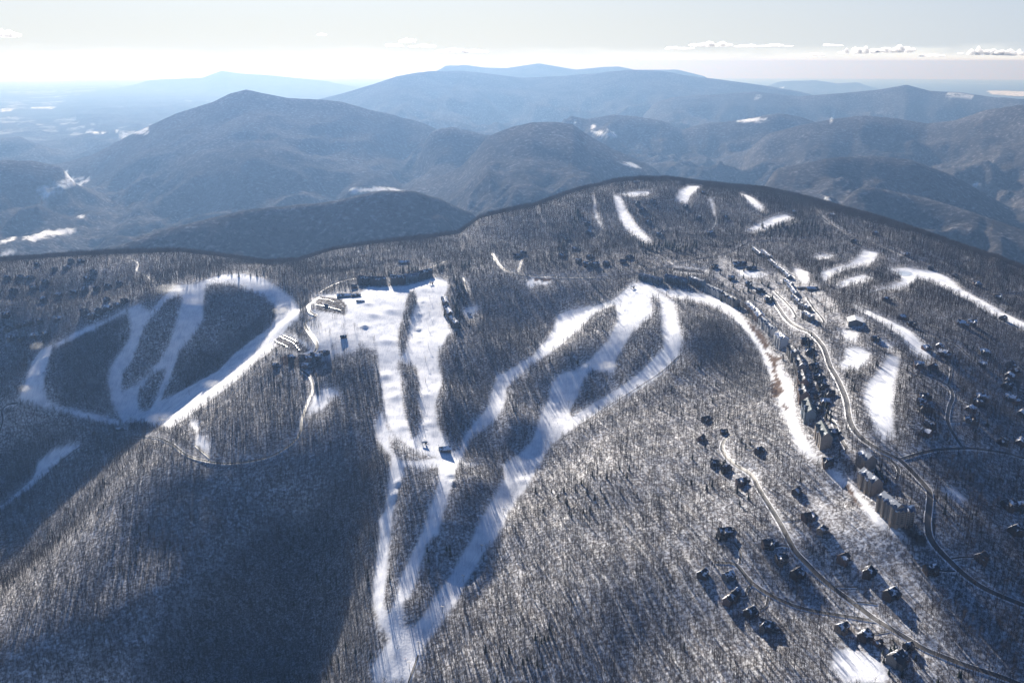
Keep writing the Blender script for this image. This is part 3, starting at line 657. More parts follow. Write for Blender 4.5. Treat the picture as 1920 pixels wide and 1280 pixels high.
for i in range(4):
    rg = np.random.default_rng(200+i); v, f = tree_geo(rg, rg.uniform(12, 16), sink=4)
    lib.objects.link(bpy.data.objects.new('b_single_%02d' % i, raw_mesh('single', v, f, [M['bark']])))
for i in range(2):
    rg = np.random.default_rng(300+i); v, f = conifer_geo(rg, 11.0)
    lib.objects.link(bpy.data.objects.new('c_conifer_%02d' % i, raw_mesh('conifer', v, f, [M['needles']])))

# where the woods stand: a jittered lattice over everything the trees can be told from texture on
S = 9.3
xs = np.arange(-3300, 3300, S); ys = np.arange(620, 4300, S)
tx, ty = np.meshgrid(xs, ys); tx = tx.ravel(); ty = ty.ravel()
tx = tx+rng.uniform(-.38, .38, tx.size)*S; ty = ty+rng.uniform(-.38, .38, ty.size)*S
r_ = np.hypot(tx, ty); a_ = np.arctan2(tx, ty)
k_ = (np.abs(a_) < math.radians(37.5)) & (r_ < 4250) & (r_ > 760)
tx, ty = tx[k_], ty[k_]; tz = hgt(tx, ty)
def project(x, y, z):
    dy = y*CP-(z-CAMZ)*SP; dz = y*SP+(z-CAMZ)*CP
    return 960+F*x/dy, 640-F*dz/dy
# drop what is far behind the crest (the photo shows nothing of it)
rr_ = np.hypot(tx, ty); aa = np.arctan2(tx, ty); run = np.full(tx.size, -9.0)
hid = np.zeros(tx.size, bool)
for f in np.linspace(.55, .985, 30): hid |= (hgt(tx*f, ty*f)-CAMZ)/(rr_*f) > (tz+24-CAMZ)/rr_
tx, ty, tz = tx[~hid], ty[~hid], tz[~hid]
BUILT = []          # (x, y, radius) of buildings and open yards, filled by the building section
# ------------------------------------------------------------------ building materials
noisy('wood_dark', (.06,.045,.038), (.10,.075,.06), .8); noisy('wood_grey', (.13,.125,.12), (.2,.19,.18), .8); noisy('wood_tan', (.24,.18,.13), (.32,.25,.19), .8)
noisy('siding_pale', (.42,.43,.45), (.52,.53,.55), .5); noisy('siding_blue', (.14,.18,.22), (.2,.25,.29), .6); noisy('stucco_tan', (.20,.165,.14), (.27,.23,.195), .4); noisy('siding_brown', (.15,.1,.08), (.22,.15,.12), .6)
noisy('stone_chimney', (.14,.13,.12), (.26,.24,.22), 1.5); noisy('deck_wood', (.12,.09,.07), (.18,.14,.11), 1.2); noisy('trim', (.22,.21,.2), (.3,.29,.28), 1.0); noisy('steel', (.12,.13,.14), (.2,.21,.22), 1.0, .45, .5)
noisy('membrane', (.62,.63,.64), (.74,.75,.76), .15, .6)
noisy('ice', (.45,.5,.55), (.62,.66,.7), .06, .35, .5)
m, t, b = mat('glass', .3, (.03,.04,.05), .5); M['glass'] = m
def roofmat(name, c1, c2, amount):
    m, t, b = mat(name, .8, c1, .2); co = nd(t, 'ShaderNodeNewGeometry').outputs['Position']
    base_ = ramp(t, noise(t, 1.1, 3, coord=co), [(.35, c1), (.65, c2)])
    s = ramp(t, noise(t, .13, 4, .6, co), [(amount-.04, (1,1,1)), (amount+.05, (0,0,0))])
    t.links.new(mix(t, s, base_, (.82,.84,.88)), b.inputs['Base Color']); M[name] = m
roofmat('shingle_dark', (.035,.035,.04), (.06,.06,.065), .43); roofmat('shingle_brown', (.07,.05,.04), (.11,.085,.07), .42); roofmat('shingle_green', (.07,.085,.085), (.11,.13,.13), .36)
roofmat('shingle_snowy', (.05,.05,.055), (.08,.08,.085), .53); roofmat('shingle_slate', (.10,.12,.16), (.15,.17,.21), .40)

# ------------------------------------------------------------------ mesh pieces
def box(x0, x1, y0, y1, z0, z1):
    return [(x0,y0,z0),(x1,y0,z0),(x1,y1,z0),(x0,y1,z0),(x0,y0,z1),(x1,y0,z1),(x1,y1,z1),(x0,y1,z1)], [(0,3,2,1),(4,5,6,7),(0,1,5,4),(1,2,6,5),(2,3,7,6),(3,0,4,7)]
def join(parts):
    V, Fc = [], []
    for v, f in parts:
        n = len(V); V += v; Fc += [tuple(a+n for a in q) for q in f]
    return V, Fc
def gable_body(x0, x1, y0, y1, z0, z1, rise):      # ridge along x
    ym = (y0+y1)/2
    V = [(x0,y0,z0),(x1,y0,z0),(x1,y1,z0),(x0,y1,z0),(x0,y0,z1),(x1,y0,z1),(x1,y1,z1),(x0,y1,z1),(x0,ym,z1+rise),(x1,ym,z1+rise)]
    return V, [(0,3,2,1),(0,1,5,4),(2,3,7,6),(3,0,4,8,7),(1,2,6,9,5),(4,5,9,8),(6,7,8,9)]
def gable_roof(x0, x1, y0, y1, z1, rise, o=.6, th=.35):
    ym = (y0+y1)/2; k = rise/((y1-y0)/2)
    def slab(ya, yb, za, zb): 
        return [(x0-o,ya,za),(x1+o,ya,za),(x1+o,yb,zb),(x0-o,yb,zb),(x0-o,ya,za+th),(x1+o,ya,za+th),(x1+o,yb,zb+th),(x0-o,yb,zb+th)], [(0,3,2,1),(4,5,6,7),(0,1,5,4),(1,2,6,5),(2,3,7,6),(3,0,4,7)]
    return join([slab(y0-o, ym, z1-o*k+.02, z1+rise+.02), slab(ym, y1+o, z1+rise+.02, z1-o*k+.02)])
def swap(vf):   # ridge along y instead of x
    v, f = vf; return [(y, x, z) for x, y, z in v], [q[::-1] for q in f]
def shift(vf, dx, dy, dz=0):
    v, f = vf; return [(x+dx, y+dy, z+dz) for x, y, z in v], f
def prism(n, r0, r1, z0, z1, x=0, y=0):
    V = [(x+r*math.cos(6.2832*k/n), y+r*math.sin(6.2832*k/n), z) for r, z in ((r0, z0), (r1, z1)) for k in range(n)]
    return V, [(k, (k+1) % n, n+(k+1) % n, n+k) for k in range(n)]+[tuple(range(n))[::-1], tuple(range(n, 2*n))]
def tube(p, q, r):
    p, q = Vector(p), Vector(q); d = (q-p).normalized(); a = d.cross(Vector((0,0,1)) if abs(d.z) < .9 else Vector((1,0,0))).normalized(); b_ = d.cross(a)
    V = [tuple(c+a*r*math.cos(k*1.5708)+b_*r*math.sin(k*1.5708)) for c in (p, q) for k in range(4)]
    return V, [(0,1,5,4),(1,2,6,5),(2,3,7,6),(3,0,4,7),(3,2,1,0),(4,5,6,7)]
_cache = {}
def part(name, vf, m_, parent, loc=None, rz=None, key=None):
    if key is not None and (name, key, m_) in _cache: me = _cache[(name, key, m_)]
    else:
        me = raw_mesh(name, vf[0], vf[1], [M[m_]])
        if key is not None: _cache[(name, key, m_)] = me
    o = bpy.data.objects.new(name, me); C.objects.link(o)
    if parent is not None: o.parent = parent
    if loc is not None: o.location = loc
    if rz is not None: o.rotation_euler = (0, 0, rz)
    return o
def thing(name, label, cat, loc, rz=0, group=None):
    o = bpy.data.objects.new(name, None); C.objects.link(o); o.location = loc; o.rotation_euler = (0, 0, rz); o.empty_display_size = 3
    o['label'] = label; o['category'] = cat
    if group: o['group'] = group
    return o
def site(x, y, rad, pts=((1,1),(1,-1),(-1,1),(-1,-1),(0,0)), hi=.55):
    g = sorted(float(hgt(x+a*rad*.6, y+b_*rad*.6)) for a, b_ in pts)
    BUILT.append((x, y, rad)); return g[0]*(1-hi)+g[-1]*hi
def window(parent, x, y, z, w=1.3, h=1.5, rz=0, pane=True):
    f = part('window', box(-w/2-.12, w/2+.12, -.10, .0, -h/2-.12, h/2+.12), 'trim', parent, (x, y, z), rz, key=('w', w, h))
    if pane: part('pane', box(-w/2-.04, w/2+.04, -.14, -.103, -h/2-.04, h/2+.04), 'glass', f, key=('p', w, h))
def house(px, py, label, rz=0.0, wall='wood_dark', roof='shingle_dark', size=1.0, kind=0, group=None, wins=2, xy=None):
    x, y = P(px, py)[0] if xy is None else xy
    rad = 8.0*size; z = site(x, y, rad)
    o = thing('house', label, 'house', (x, y, z), rz, group)
    w, d, h, r = 13*size, 9*size, 5.6*size, 3.4*size
    body = [gable_body(-w/2, w/2, -d/2, d/2, -5, h, r)]
    wx = w*.22*(1 if kind % 2 else -1)
    wing = shift(swap(gable_body(-d*.75, 0, -w*.19, w*.19, -5, h*.86, r*.9)), wx, -d*.15)
    body.append(wing)
    if kind >= 2: body.append(gable_body(w/2-.1, w/2+5*size, -d*.3, d*.3, -5, h*.5, r*.6))
    part('wall', join(body), wall, o)
    rf = part('roof', gable_roof(-w/2, w/2, -d/2, d/2, h, r), roof, o)
    part('roof', shift(swap(gable_roof(-d*.75, -d*.02, -w*.19, w*.19, h*.86, r*.9)), wx, -d*.15), roof, o)
    if kind >= 2: part('garage_roof', gable_roof(w/2-.1, w/2+5*size, -d*.3, d*.3, h*.5, r*.6), roof, o)
    part('chimney', box(-.7, .7, -.5, .5, 0, 2.6), 'stone_chimney', rf, (-wx*1.2, d*.1, h+r*.6))
    if wins:
        for i in range(wins):
            for lv in (1.6, 4.1):
                window(o, -wx+(i-.5)*3.0*size, -d/2-.02, lv*size, 1.5, 1.4)
        window(o, wx, -d*.9-.02, 2.0*size, 2.4, 1.7); window(o, wx, -d*.9-.02, 4.6*size, 2.0, 1.5)
        window(o, w/2+.02, 0, 4.2*size, 1.4, 1.3, math.pi/2)
        window(o, -w/2-.02, 0, 2.6*size, 1.4, 1.3, -math.pi/2)
        part('door', box(-.55, .55, 0, .1, 0, 2.2), 'wood_tan', o, (-wx*.4, d/2+.02, .2))
        posts = [box(a-.12, a+.12, -d/2-3.2, -d/2-2.95, -5, 2.2*size) for a in (-wx-3.2*size, -wx, -wx+3.2*size)]
        rail = [box(-wx-3.4*size, -wx+3.4*size, -d/2-3.25, -d/2-3.15, 2.6*size, 2.75*size)]+[box(-wx+k*1.1*size-.05, -wx+k*1.1*size+.05, -d/2-3.24, -d/2-3.16, 1.9*size, 2.6*size) for k in range(-3, 4)]
        part('deck', join([box(-wx-3.5*size, -wx+3.5*size, -d/2-3.3, -d/2-.06, 1.6*size, 1.85*size)]+posts+rail), 'deck_wood', o)
    return o
def facing(a, b_):
    d = b_-a; return math.atan2(d[1], d[0])
def condo(pa, pb, label, wall='siding_pale', roof='shingle_slate', storeys=3, depth=13, bay=8.0, cat='apartment building', name='apartment_building', group=None, gable=True, wins=True, balc=True, back=0.0):
    A, B = P(*pa)[0], P(*pb)[0]
    Lh = float(np.linalg.norm(B-A)); rz = facing(A, B); n = max(1, int(round(Lh/bay))); bay = Lh/n
    dirn = (B-A)/Lh; nrm = np.array([-dirn[1], dirn[0]]); mid = (A+B)/2+nrm*(depth/2)
    zs = [float(hgt(*(A+dirn*Lh*t+nrm*depth*u))) for t in (0, .5, 1) for u in (0, .5, 1)]
    z = np.mean(zs)*.6+max(zs)*.4
    for t in np.linspace(0, 1, max(2, int(Lh/8)+1)): BUILT.append((*(A+dirn*Lh*t+nrm*depth/2), depth*.62))
    o = thing(name, label, cat, (mid[0], mid[1], z), rz, group)
    sh = 3.0; H = storeys*sh; rise = depth*.42
    body = [gable_body(-Lh/2, Lh/2, -depth/2, depth/2, -9, H, rise)]
    rf = part('roof', gable_roof(-Lh/2, Lh/2, -depth/2, depth/2, H, rise, .7), roof, o)
    for i in range(n):
        cx = -Lh/2+(i+.5)*bay; proj = (1.0, 2.6, .6, 3.2, 1.7)[(i+storeys) % 5]; gw = bay*(.30, .38, .34)[i % 3]; hi_ = (0, 1.3, -.6)[(i*2+storeys) % 3]
        if gable:
            body.append(shift(swap(gable_body(-depth*.5-proj, 0, -gw, gw, -9, H+.3+hi_, gw*1.15)), cx, 0))
            part('gable_roof', shift(swap(gable_roof(-depth*.5-proj, -.1, -gw, gw, H+.3+hi_, gw*1.15, .45)), cx, 0), roof, o, key=None)
            part('rear_gable', swap(gable_roof(0, depth*.5+.8, -gw*.8, gw*.8, H-.2, gw*.75, .3)), roof, o, (cx, .1, 0))
            body.append(shift(swap(gable_body(0, depth*.5+.8, -gw*.8, gw*.8, -9, H-.2, gw*.75)), cx, 0))
        else: proj = 0
        if i % 2 == 1: part('chimney', box(-.7, .7, -.6, .6, 0, 2.4), 'stone_chimney', rf, (cx-bay*.42, 0, H+rise-.8))
        if wins:
            for s in range(storeys):
                window(o, cx, -depth/2-proj-.02, s*sh+1.5, min(2.6, gw*1.5), 1.5, pane=storeys > 2)
                if balc: part('balcony', join([box(-bay*.13, bay*.13, -1.5, 0, 0, .2), box(-bay*.13, bay*.13, -1.5, -1.42, .2, 1.1)]), 'trim' if wall != 'wood_dark' else 'deck_wood', o, (cx+bay*.47, -depth/2-.02, s*sh+.1), key=('b', round(bay, 2)))
    part('wall', join(body), wall, o)
    return o

# ------------------------------------------------------------------ houses at the lower right
def RBp(x, y): return (1280+x/2.416, 750+y/2.416)
HS = [
 (RBp(105,95), 'brown house standing alone above the cul-de-sac at the top of the forest road', .4, 'wood_dark', 1.1, 2),
 (RBp(85,180), 'dark red-brown house west of the cul-de-sac with a long shadow', .9, 'siding_brown', 1.0, 0),
 (RBp(186,150), 'small dark house right at the end of the cul-de-sac', .1, 'wood_dark', .85, 1),
 (RBp(345,235), 'lone dark house in the woods east of the cul-de-sac', .7, 'wood_dark', 1.0, 1),
 (RBp(145,292), 'grey house, western one of the cluster below the cul-de-sac', -.5, 'wood_grey', 1.0, 0),
 (RBp(195,318), 'dark house in the middle of the cluster below the cul-de-sac', .5, 'wood_dark', 1.0, 3),
 (RBp(265,380), 'wide brown house tucked inside the first bend of the forest road', .2, 'siding_brown', 1.15, 2),
 (RBp(515,420), 'dark square house alone in the woods between the forest road and the apartments', .8, 'wood_dark', 1.0, 0),
 (RBp(565,538), 'brown house at the end of the long driveway above the forest road', .3, 'siding_brown', 1.15, 3),
 (RBp(628,597), 'tan house with a snowy roof above the curved driveway', .9, 'wood_tan', 1.0, 1),
 (RBp(190,610), 'large dark house ringed by evergreens above the lower road end', .2, 'wood_dark', 1.35, 2),
 (RBp(385,660), 'dark house with two gables beside the forest road', .0, 'wood_dark', 1.15, 3),
 (RBp(445,728), 'tan house with a flat sunny wall just below its dark neighbour', .1, 'wood_tan', 1.15, 0),
 (RBp(515,795), 'dark house with snowy roof below the tan house', .7, 'wood_dark', 1.2, 3),
 (RBp(727,725), 'brown house in the open woods above the short driveways', .5, 'siding_brown', 1.1, 0),
 (RBp(840,790), 'dark brown house with pyramid-like roof above the snowy clearing strip', .9, 'wood_dark', 1.15, 1),
 (RBp(940,890), 'dark glassy house beside the wide snowy slope right of the forest road', .6, 'wood_dark', 1.3, 3),
 (RBp(90,795), 'dark house at the far western end of the lower road', .8, 'wood_dark', 1.1, 0),
 (RBp(205,805), 'grey house just below the western end of the lower road', .6, 'wood_grey', 1.1, 1),
 (RBp(237,880), 'small dark house beside the first looping drive', .9, 'wood_dark', .9, 0),
 (RBp(208,915), 'brown house with snowy gable below the first looping drive', .9, 'siding_brown', 1.15, 3),
 (RBp(305,970), 'dark house with snowy ridge at the end of the second looping drive', .7, 'wood_dark', 1.15, 1),
 (RBp(385,1035), 'long dark house with rows of glass lowest on the open snow', -.6, 'wood_grey', 1.35, 2),
 (RBp(720,1042), 'tan and dark house just below where the two roads meet', .5, 'wood_tan', 1.15, 0),
 (RBp(820,1078), 'dark house with rounded porch above the snow clearing at the bottom edge', .8, 'wood_dark', 1.2, 3),
 (RBp(885,1105), 'small brown outbuilding between the two houses above the bottom clearing', .3, 'siding_brown', .7, 0),
 (RBp(965,1185), 'largest dark lodge-like house beside the bottom snow clearing', .6, 'wood_grey', 1.5, 2),
 (RBp(1020,1120), 'low dark house hidden in trees by the bottom edge road', .3, 'wood_dark', .8, 1),
 (RBp(1120,775), 'dark house left of the main road south of the big apartments', .2, 'wood_dark', 1.15, 3),
 (RBp(1350,722), 'brown house at the end of the drive right of the main road', .5, 'siding_brown', 1.1, 2),
 (RBp(1475,488), 'wide dark house with snowy roof near the frame edge above the main road', .1, 'wood_dark', 1.4, 2),
 (RBp(1500,600), 'dark house below the wide snowy-roofed one near the frame edge', .6, 'wood_dark', 1.25, 3),
]
for (q, lb, rz, wl, sz, kd) in HS: house(q[0], q[1], lb, rz, wl, 'shingle_brown' if wl == 'siding_brown' else 'shingle_dark', sz, kd, 'houses in the woods below the ridge road')
# ------------------------------------------------------------------ houses right of the long fairway
HG = [
 ((1731,747),'upper dark house of the pair facing the long fairway'),((1728,757),'lower wing-like house touching the pair facing the long fairway'),((1732,770),'single dark house just below the pair facing the long fairway'),
 ((1743,801),'black-roofed house below the three that face the long fairway'),((1736,815),'grey house with a snowy ridge under the black-roofed one'),
 ((1837,747),'small house with bright snowy roof inside the loop road bend'),((1830,758),'dark house touching the bright-roofed one inside the bend'),((1818,770),'house with a jagged snowy roof by the loop road'),
 ((1817,791),'house at the end of the straight drive off the loop road'),((1877,832),'round-looking dark house above the crossing road near the frame edge'),((1912,833),'wide dark house at the frame edge above the crossing road'),
 ((1893,688),'uppermost dark house of the row climbing the right edge'),((1902,698),'second house down the row climbing the right edge'),((1891,708),'third house down the row climbing the right edge'),((1887,718),'fourth house down the row climbing the right edge'),((1885,728),'lowest house of the row climbing the right edge'),
 ((1722,688),'snowy-roofed house at the lower tip of the curved fairway'),((1748,692),'dark house right of the curved fairway tip'),((1768,666),'house with a small snowy roof above the hairpin drive'),((1760,652),'dark house hidden above the hairpin drive'),
 ((1841,686),'small white-roofed house alone in the grey woods'),((1822,609),'snow-capped house below the upper golf strip'),((1803,610),'tiny house left of the snow-capped one below the golf strip'),((1843,664),'dark house in the woods above the small white-roofed one'),
 ((1708,611),'dark house beside the road above the curved fairway'),((1894,751),'pale-roofed house under the right edge row'),((1915,779),'house at the frame edge with two snow patches on its roof'),((1662,565),'dark house in woods under the golf ponds'),((1735,655),'dark house between fairway and upper road'),((1906,953),'house cut by the frame edge above the main road'),
 ((1640,638),'dark pavilion between the barn and the curved fairway'),((1690,598),'long dark house above the curved fairway start'),((1560,405),'white-roofed house alone high on the right shoulder'),((1600,455),'dark house among the trees on the right shoulder'),
 ((1700,480),'house with snow on its roof beneath the right skyline'),((1745,505),'dark house beside the upper golf road'),((1790,520),'small house along the road under the right skyline'),((1830,535),'grey house where the upper golf road forks'),((1870,560),'house near the frame edge by the upper golf road'),((1880,600),'dark house right of the golf strip'),((1640,440),'brown house high under the right skyline'),((1490,400),'dark house by the diagonal snow cut'),
]
for i, (q, lb) in enumerate(HG):
    house(q[0], q[1], lb, rng.uniform(-1, 1), ['wood_dark','siding_brown','wood_grey'][i % 3], ['shingle_dark','shingle_snowy','shingle_brown'][i % 3 if 'snow' not in lb and 'white' not in lb else 1], rng.uniform(1.0, 1.3), int(rng.integers(0, 4)), 'houses around the golf course', 1)
# ------------------------------------------------------------------ houses on the hilltop and behind the crest
HT = [((1101,422),'dark house with a large gable left of the hilltop road'),((1104,438),'house just below the large gabled one on the hilltop'),((1054,483),'dark square house at the west foot of the hilltop'),((1105,485),'square brown house above the row of dark houses by the crest road'),
 ((1085,493),'westernmost of the low row of dark houses above the crest road'),((1100,499),'second in the low row of dark houses above the crest road'),((1116,500),'third in the low row, in the deepest shade above the crest road'),((1137,497),'fourth in the low row above the crest road'),((1169,494),'dark house with bright ridge at the east end of the low row'),((1179,486),'small dark box of a house above the bright-ridged one'),
 ((969,484),'left of the two round dark houses near the lit road bend'),((982,479),'right of the two round dark houses near the lit road bend'),((1194,384),'dark house left below the white hilltop dome'),((1224,380),'dark house in the trees right of the long hilltop snow cut'),((1205,398),'brown house beside the middle of the hilltop snow cut'),((1216,420),'dark house below the brown one right of the snow cut'),((1236,443),'house above the row of large conifers'),
 ((1319,364),'dark house on the skyline knoll right of the bowl-shaped field'),((1285,390),'dark house under the bowl-shaped hilltop field'),((1311,412),'house in the woods left of the thin snowy track'),((1361,411),'house right of the thin snowy track'),((1330,440),'dark house below the curving hilltop lane'),((1064,452),'dark house in the west hilltop grove'),((1078,470),'dark house at the lower edge of the west grove')]
for i, (q, lb) in enumerate(HT):
    house(q[0], q[1], lb, rng.uniform(-.6, .6), ['wood_dark','wood_grey','siding_brown'][i % 3], 'shingle_dark', rng.uniform(1.2, 1.5), int(rng.integers(0, 4)), 'houses on the hilltop', 1)
S6p = [(85,500),(225,500),(340,500),(510,545),(160,650),(370,610),(500,738),(665,692),(835,672),(960,637),(1090,622),(1220,592),(1345,562),(985,512),(1060,432),(1210,742),(1400,762),(1215,842),(1120,872),(950,882),(1040,932),(1310,812),(70,922),(320,1012),(450,982),(650,962),(220,1032),(90,1072),(240,1182),(120,1182),(380,1152),(510,1132),(740,392),(620,402),(800,312),(900,312),(420,352)]
ordn = ['first','second','third','fourth','fifth','sixth','seventh','eighth','ninth','tenth','eleventh','twelfth','thirteenth','fourteenth']
rows_ = [('along the skyline row of the western ridge', 0, 450), ('in the upper row of the western hillside', 450, 600), ('in the middle row of the western hillside', 600, 760), ('in the row just above the western ski trails', 760, 960), ('in the lowest row left of the ski trails', 960, 1300)]
for nm_, lo_, hi_ in rows_:
    for k, (x_, y_) in enumerate(sorted(p for p in S6p if lo_ <= p[1] < hi_)):
        house(x_/6, 440+y_/6, 'dark house, %s from the frame edge %s' % (ordn[k], nm_), rng.uniform(-.7, .7), ['wood_dark','wood_grey'][k % 2], 'shingle_snowy' if (x_, y_) in [(500,738),(665,692),(1215,842),(650,962),(380,1152)] else 'shingle_dark', rng.uniform(1.1, 1.4), int(rng.integers(0, 4)), 'houses on the western hillside', 1)
# ------------------------------------------------------------------ apartments along the crest
G_ = 'apartment buildings stepping down the crest'
for pa, pb, lb, wl, rf_, st, dp in [
 ((1197,523),(1236,533),'westernmost grey apartment building at the top of the ski run','siding_blue','shingle_slate',3,14),
 ((1245,528),(1283,536),'second grey apartment building along the top of the run','siding_blue','shingle_slate',4,14),
 ((1290,530),(1314,541),'short grey apartment building ending the upper row','siding_blue','shingle_slate',4,15),
 ((1322,546),(1349,560),'pale grey apartment building at the bend of the snowy trail','siding_pale','shingle_slate',4,14),
 ((1351,561),(1376,577),'grey brown apartment building right of the bend','wood_grey','shingle_dark',4,15),
 ((1397,575),(1409,590),'upper brown apartment building with snowy roof dots','siding_brown','shingle_snowy',3,13),
 ((1411,592),(1420,605),'lower brown apartment building with a plain end wall','siding_brown','shingle_snowy',4,14),
 ((1422,608),(1432,619),'first of the grey gabled blocks below the brown ones','siding_pale','shingle_slate',4,13),
 ((1434,621),(1445,632),'second of the grey gabled blocks below the brown ones','siding_pale','shingle_slate',4,13),
 ((1450,641),(1462,656),'bright grey block with a broad blank end wall','siding_pale','shingle_snowy',5,16),
 ((1475,665),(1485,678),'first dark block after the bright blank-walled one','wood_grey','shingle_dark',4,14),
 ((1488,684),(1495,704),'second dark block beside the eroded bank','wood_grey','shingle_dark',4,14),
 ((1495,712),(1500,732),'third dark block below the eroded bank','siding_brown','shingle_dark',4,14),
 ((1496,738),(1501,758),'fourth dark block of the lower row','siding_brown','shingle_dark',4,14),
 ((1503,770),(1510,795),'green-roofed apartment tower group, upper one','siding_blue','shingle_green',5,15),
 ((1527,814),(1538,845),'green-roofed apartment tower group, lower one with balconies','stucco_tan','shingle_green',5,16),
 ((1604,868),(1622,886),'northern tan apartment tower with a slate roof','stucco_tan','shingle_slate',4,17),
 ((1606,908),(1632,931),'middle tan apartment tower with tall gables','stucco_tan','shingle_slate',5,17),
 ((1643,955),(1673,989),'large tan apartment building with stacked balconies above the trail end','stucco_tan','shingle_slate',6,17),
 ((1675,990),(1712,986),'end wing of the large tan building beside the main road','stucco_tan','shingle_slate',6,15),
 ((670,533),(690,535),'dark lodge block at the west end of the summit row','wood_dark','shingle_dark',5,16),
 ((694,535),(722,535),'long dark lodge block with stepped roofs above the snow','wood_dark','shingle_dark',5,16),
 ((732,534),(758,534),'square dark summit block between two gaps','wood_dark','shingle_dark',6,16),
 ((762,531),(786,526),'bluish summit block left of the last one','siding_blue','shingle_slate',5,16),
 ((788,525),(811,517),'last dark summit block nearest the evergreens','wood_dark','shingle_dark',5,15),
]: condo(pa, pb, lb, wl, rf_, st, dp, group=G_, bay=8 if st < 6 else 7)
G_ = 'townhouse rows of the village'
for pa, pb, lb, st in [
 ((829,561),(833,578),'upper third of the curved dark townhouse row',3),((834,579),(841,598),'middle third of the curved dark townhouse row',3),((842,599),(853,616),'lower third of the curved dark townhouse row',3),
 ((1427,474),(1440,486),'highest snowy-roofed townhouse row near the bend',2),((1441,492),(1453,503),'townhouse row just below the highest one',2),((1455,504),(1468,515),'third snowy townhouse row with bright roof stripes',2),((1466,513),(1477,524),'fourth townhouse row, in the middle of the string',2),
 ((1468,529),(1480,540),'fifth townhouse row above the evergreen clump',2),((1482,560),(1494,571),'sixth townhouse row with one glinting roof',2),((1497,578),(1512,585),'upper dark townhouse cluster beside the snow bank',3),((1504,596),(1518,604),'lower dark townhouse cluster beside the snow bank',3),
 ((1410,470),(1422,480),'small townhouse row under the road bend',2),((1476,540),(1488,556),'narrow townhouse row behind the evergreens',2),
]: condo(pa, pb, lb, 'wood_grey' if '1' in lb or pa[0] > 1000 else 'wood_dark', 'shingle_snowy', st, 10, 5.5, 'townhouses', 'townhouse_row', G_, balc=False)
for q, lb in [((1509,642),'uppermost dark house behind the crest apartments'),((1517,662),'second dark house behind the crest apartments'),((1526,691),'third dark house behind the crest apartments'),((1532,709),'fourth dark house behind the crest apartments'),((1540,727),'fifth dark house behind the crest apartments'),((1536,745),'sixth dark house behind the crest apartments'),((1546,757),'house with a snow-patched roof behind the crest apartments'),((1534,771),'dark house above the green-roofed towers'),((1556,742),'dark house squeezed against the main road'),((1371,524),'dark house below the square village field'),((1403,536),'greenish house right of the square village field'),((1424,548),'dark house in the evergreens of the village'),((1440,566),'dark house beside the village road bend'),((1340,503),'brown house above the village car park'),((1410,585),'dark house in the shade above the brown apartments'),((1560,815),'dark house between the two village roads'),((1552,870),'small dark pavilion at the foot of the green-roofed tower')]:
    house(q[0], q[1], lb, rng.uniform(-.6, .2), 'wood_dark', 'shingle_dark' if 'snow' not in lb else 'shingle_snowy', 1.15, int(rng.integers(0, 4)), 'houses behind the crest apartments', 1)

# ------------------------------------------------------------------ larger single buildings
def hall(px, py, label, w, d, h, rise, rz, wall, roof, name='hall', cat='building', doors=3):
    x, y = P(px, py)[0]; z = site(x, y, max(w, d)*.5)
    o = thing(name, label, cat, (x, y, z), rz)
    part('wall', gable_body(-w/2, w/2, -d/2, d/2, -4, h, rise), wall, o); part('roof', gable_roof(-w/2, w/2, -d/2, d/2, h, rise, 1.0, .4), roof, o)
    for k in range(doors):
        window(o, -w/2+(k+.5)*w/doors, -d/2-.02, h*.45, min(3, w/doors*.5), h*.35)
    part('door', box(-1.2, 1.2, -.1, 0, 0, 2.8), 'wood_tan', o, (w*.3, -d/2-.02, 0)); return o
hall(1602, 606, 'big white-roofed sports barn with dark open front beside the fairways', 30, 26, 7, 5, -.25+math.pi/2, 'wood_grey', 'membrane', 'barn', 'barn', 4)
hall(757, 494, 'dark striped-roofed building in the woods behind the summit blocks', 30, 14, 5, 4, .15, 'wood_grey', 'shingle_snowy', 'hall', 'hall', 5)
hall(612, 574, 'small ticket hut between the two rows of the upper lot', 8, 5, 3, 2, .1, 'siding_brown', 'shingle_snowy', 'hut', 'hut', 1)
hall(664, 541, 'squat brown building at the western corner of the dark lodge blocks', 14, 12, 7, 4, .1, 'siding_brown', 'shingle_brown', 'hall', 'hall', 2)
hall(676, 566, 'snow-covered terrace building below the service building', 20, 6, 3, 1.5, .0, 'siding_brown', 'shingle_snowy', 'hall', 'hall', 3)
part('awning', box(-6, 6, -15.5, -13.1, 0, 3), 'wood_dark', bpy.data.objects['barn'], (0, 0, 0))
hall(1522, 543, 'low clubhouse with a snowy hipped roof where the fairways start', 26, 14, 4, 3, .1, 'wood_dark', 'shingle_snowy', 'clubhouse', 'clubhouse', 5)
hall(1505, 541, 'long dark flat wing left of the clubhouse', 24, 7, 3, 1.2, .0, 'wood_dark', 'shingle_dark', 'wing_building', 'building', 4)
hall(1386, 498, 'broad dark-roofed hall in the village above the snowy square', 34, 18, 6, 5, .05, 'wood_grey', 'shingle_dark', 'hall', 'hall', 5)
hall(1408, 505, 'smaller dark hall touching the broad village hall', 26, 12, 4, 4, .05, 'wood_grey', 'shingle_dark', 'hall', 'hall', 4)
hall(645, 557, 'long lodge with sunlit ridge lines above the car park', 34, 13, 5, 4, .05, 'wood_dark', 'shingle_snowy', 'lodge', 'lodge', 6)
hall(668, 556, 'low service building right of the long lodge', 22, 9, 4, 3, .05, 'wood_dark', 'shingle_dark', 'lodge', 'lodge', 4)
hall(644, 633, 'dark roofed house above the curved retaining wall', 13, 9, 3, 3, .2, 'wood_dark', 'shingle_dark', 'house', 'house', 2)
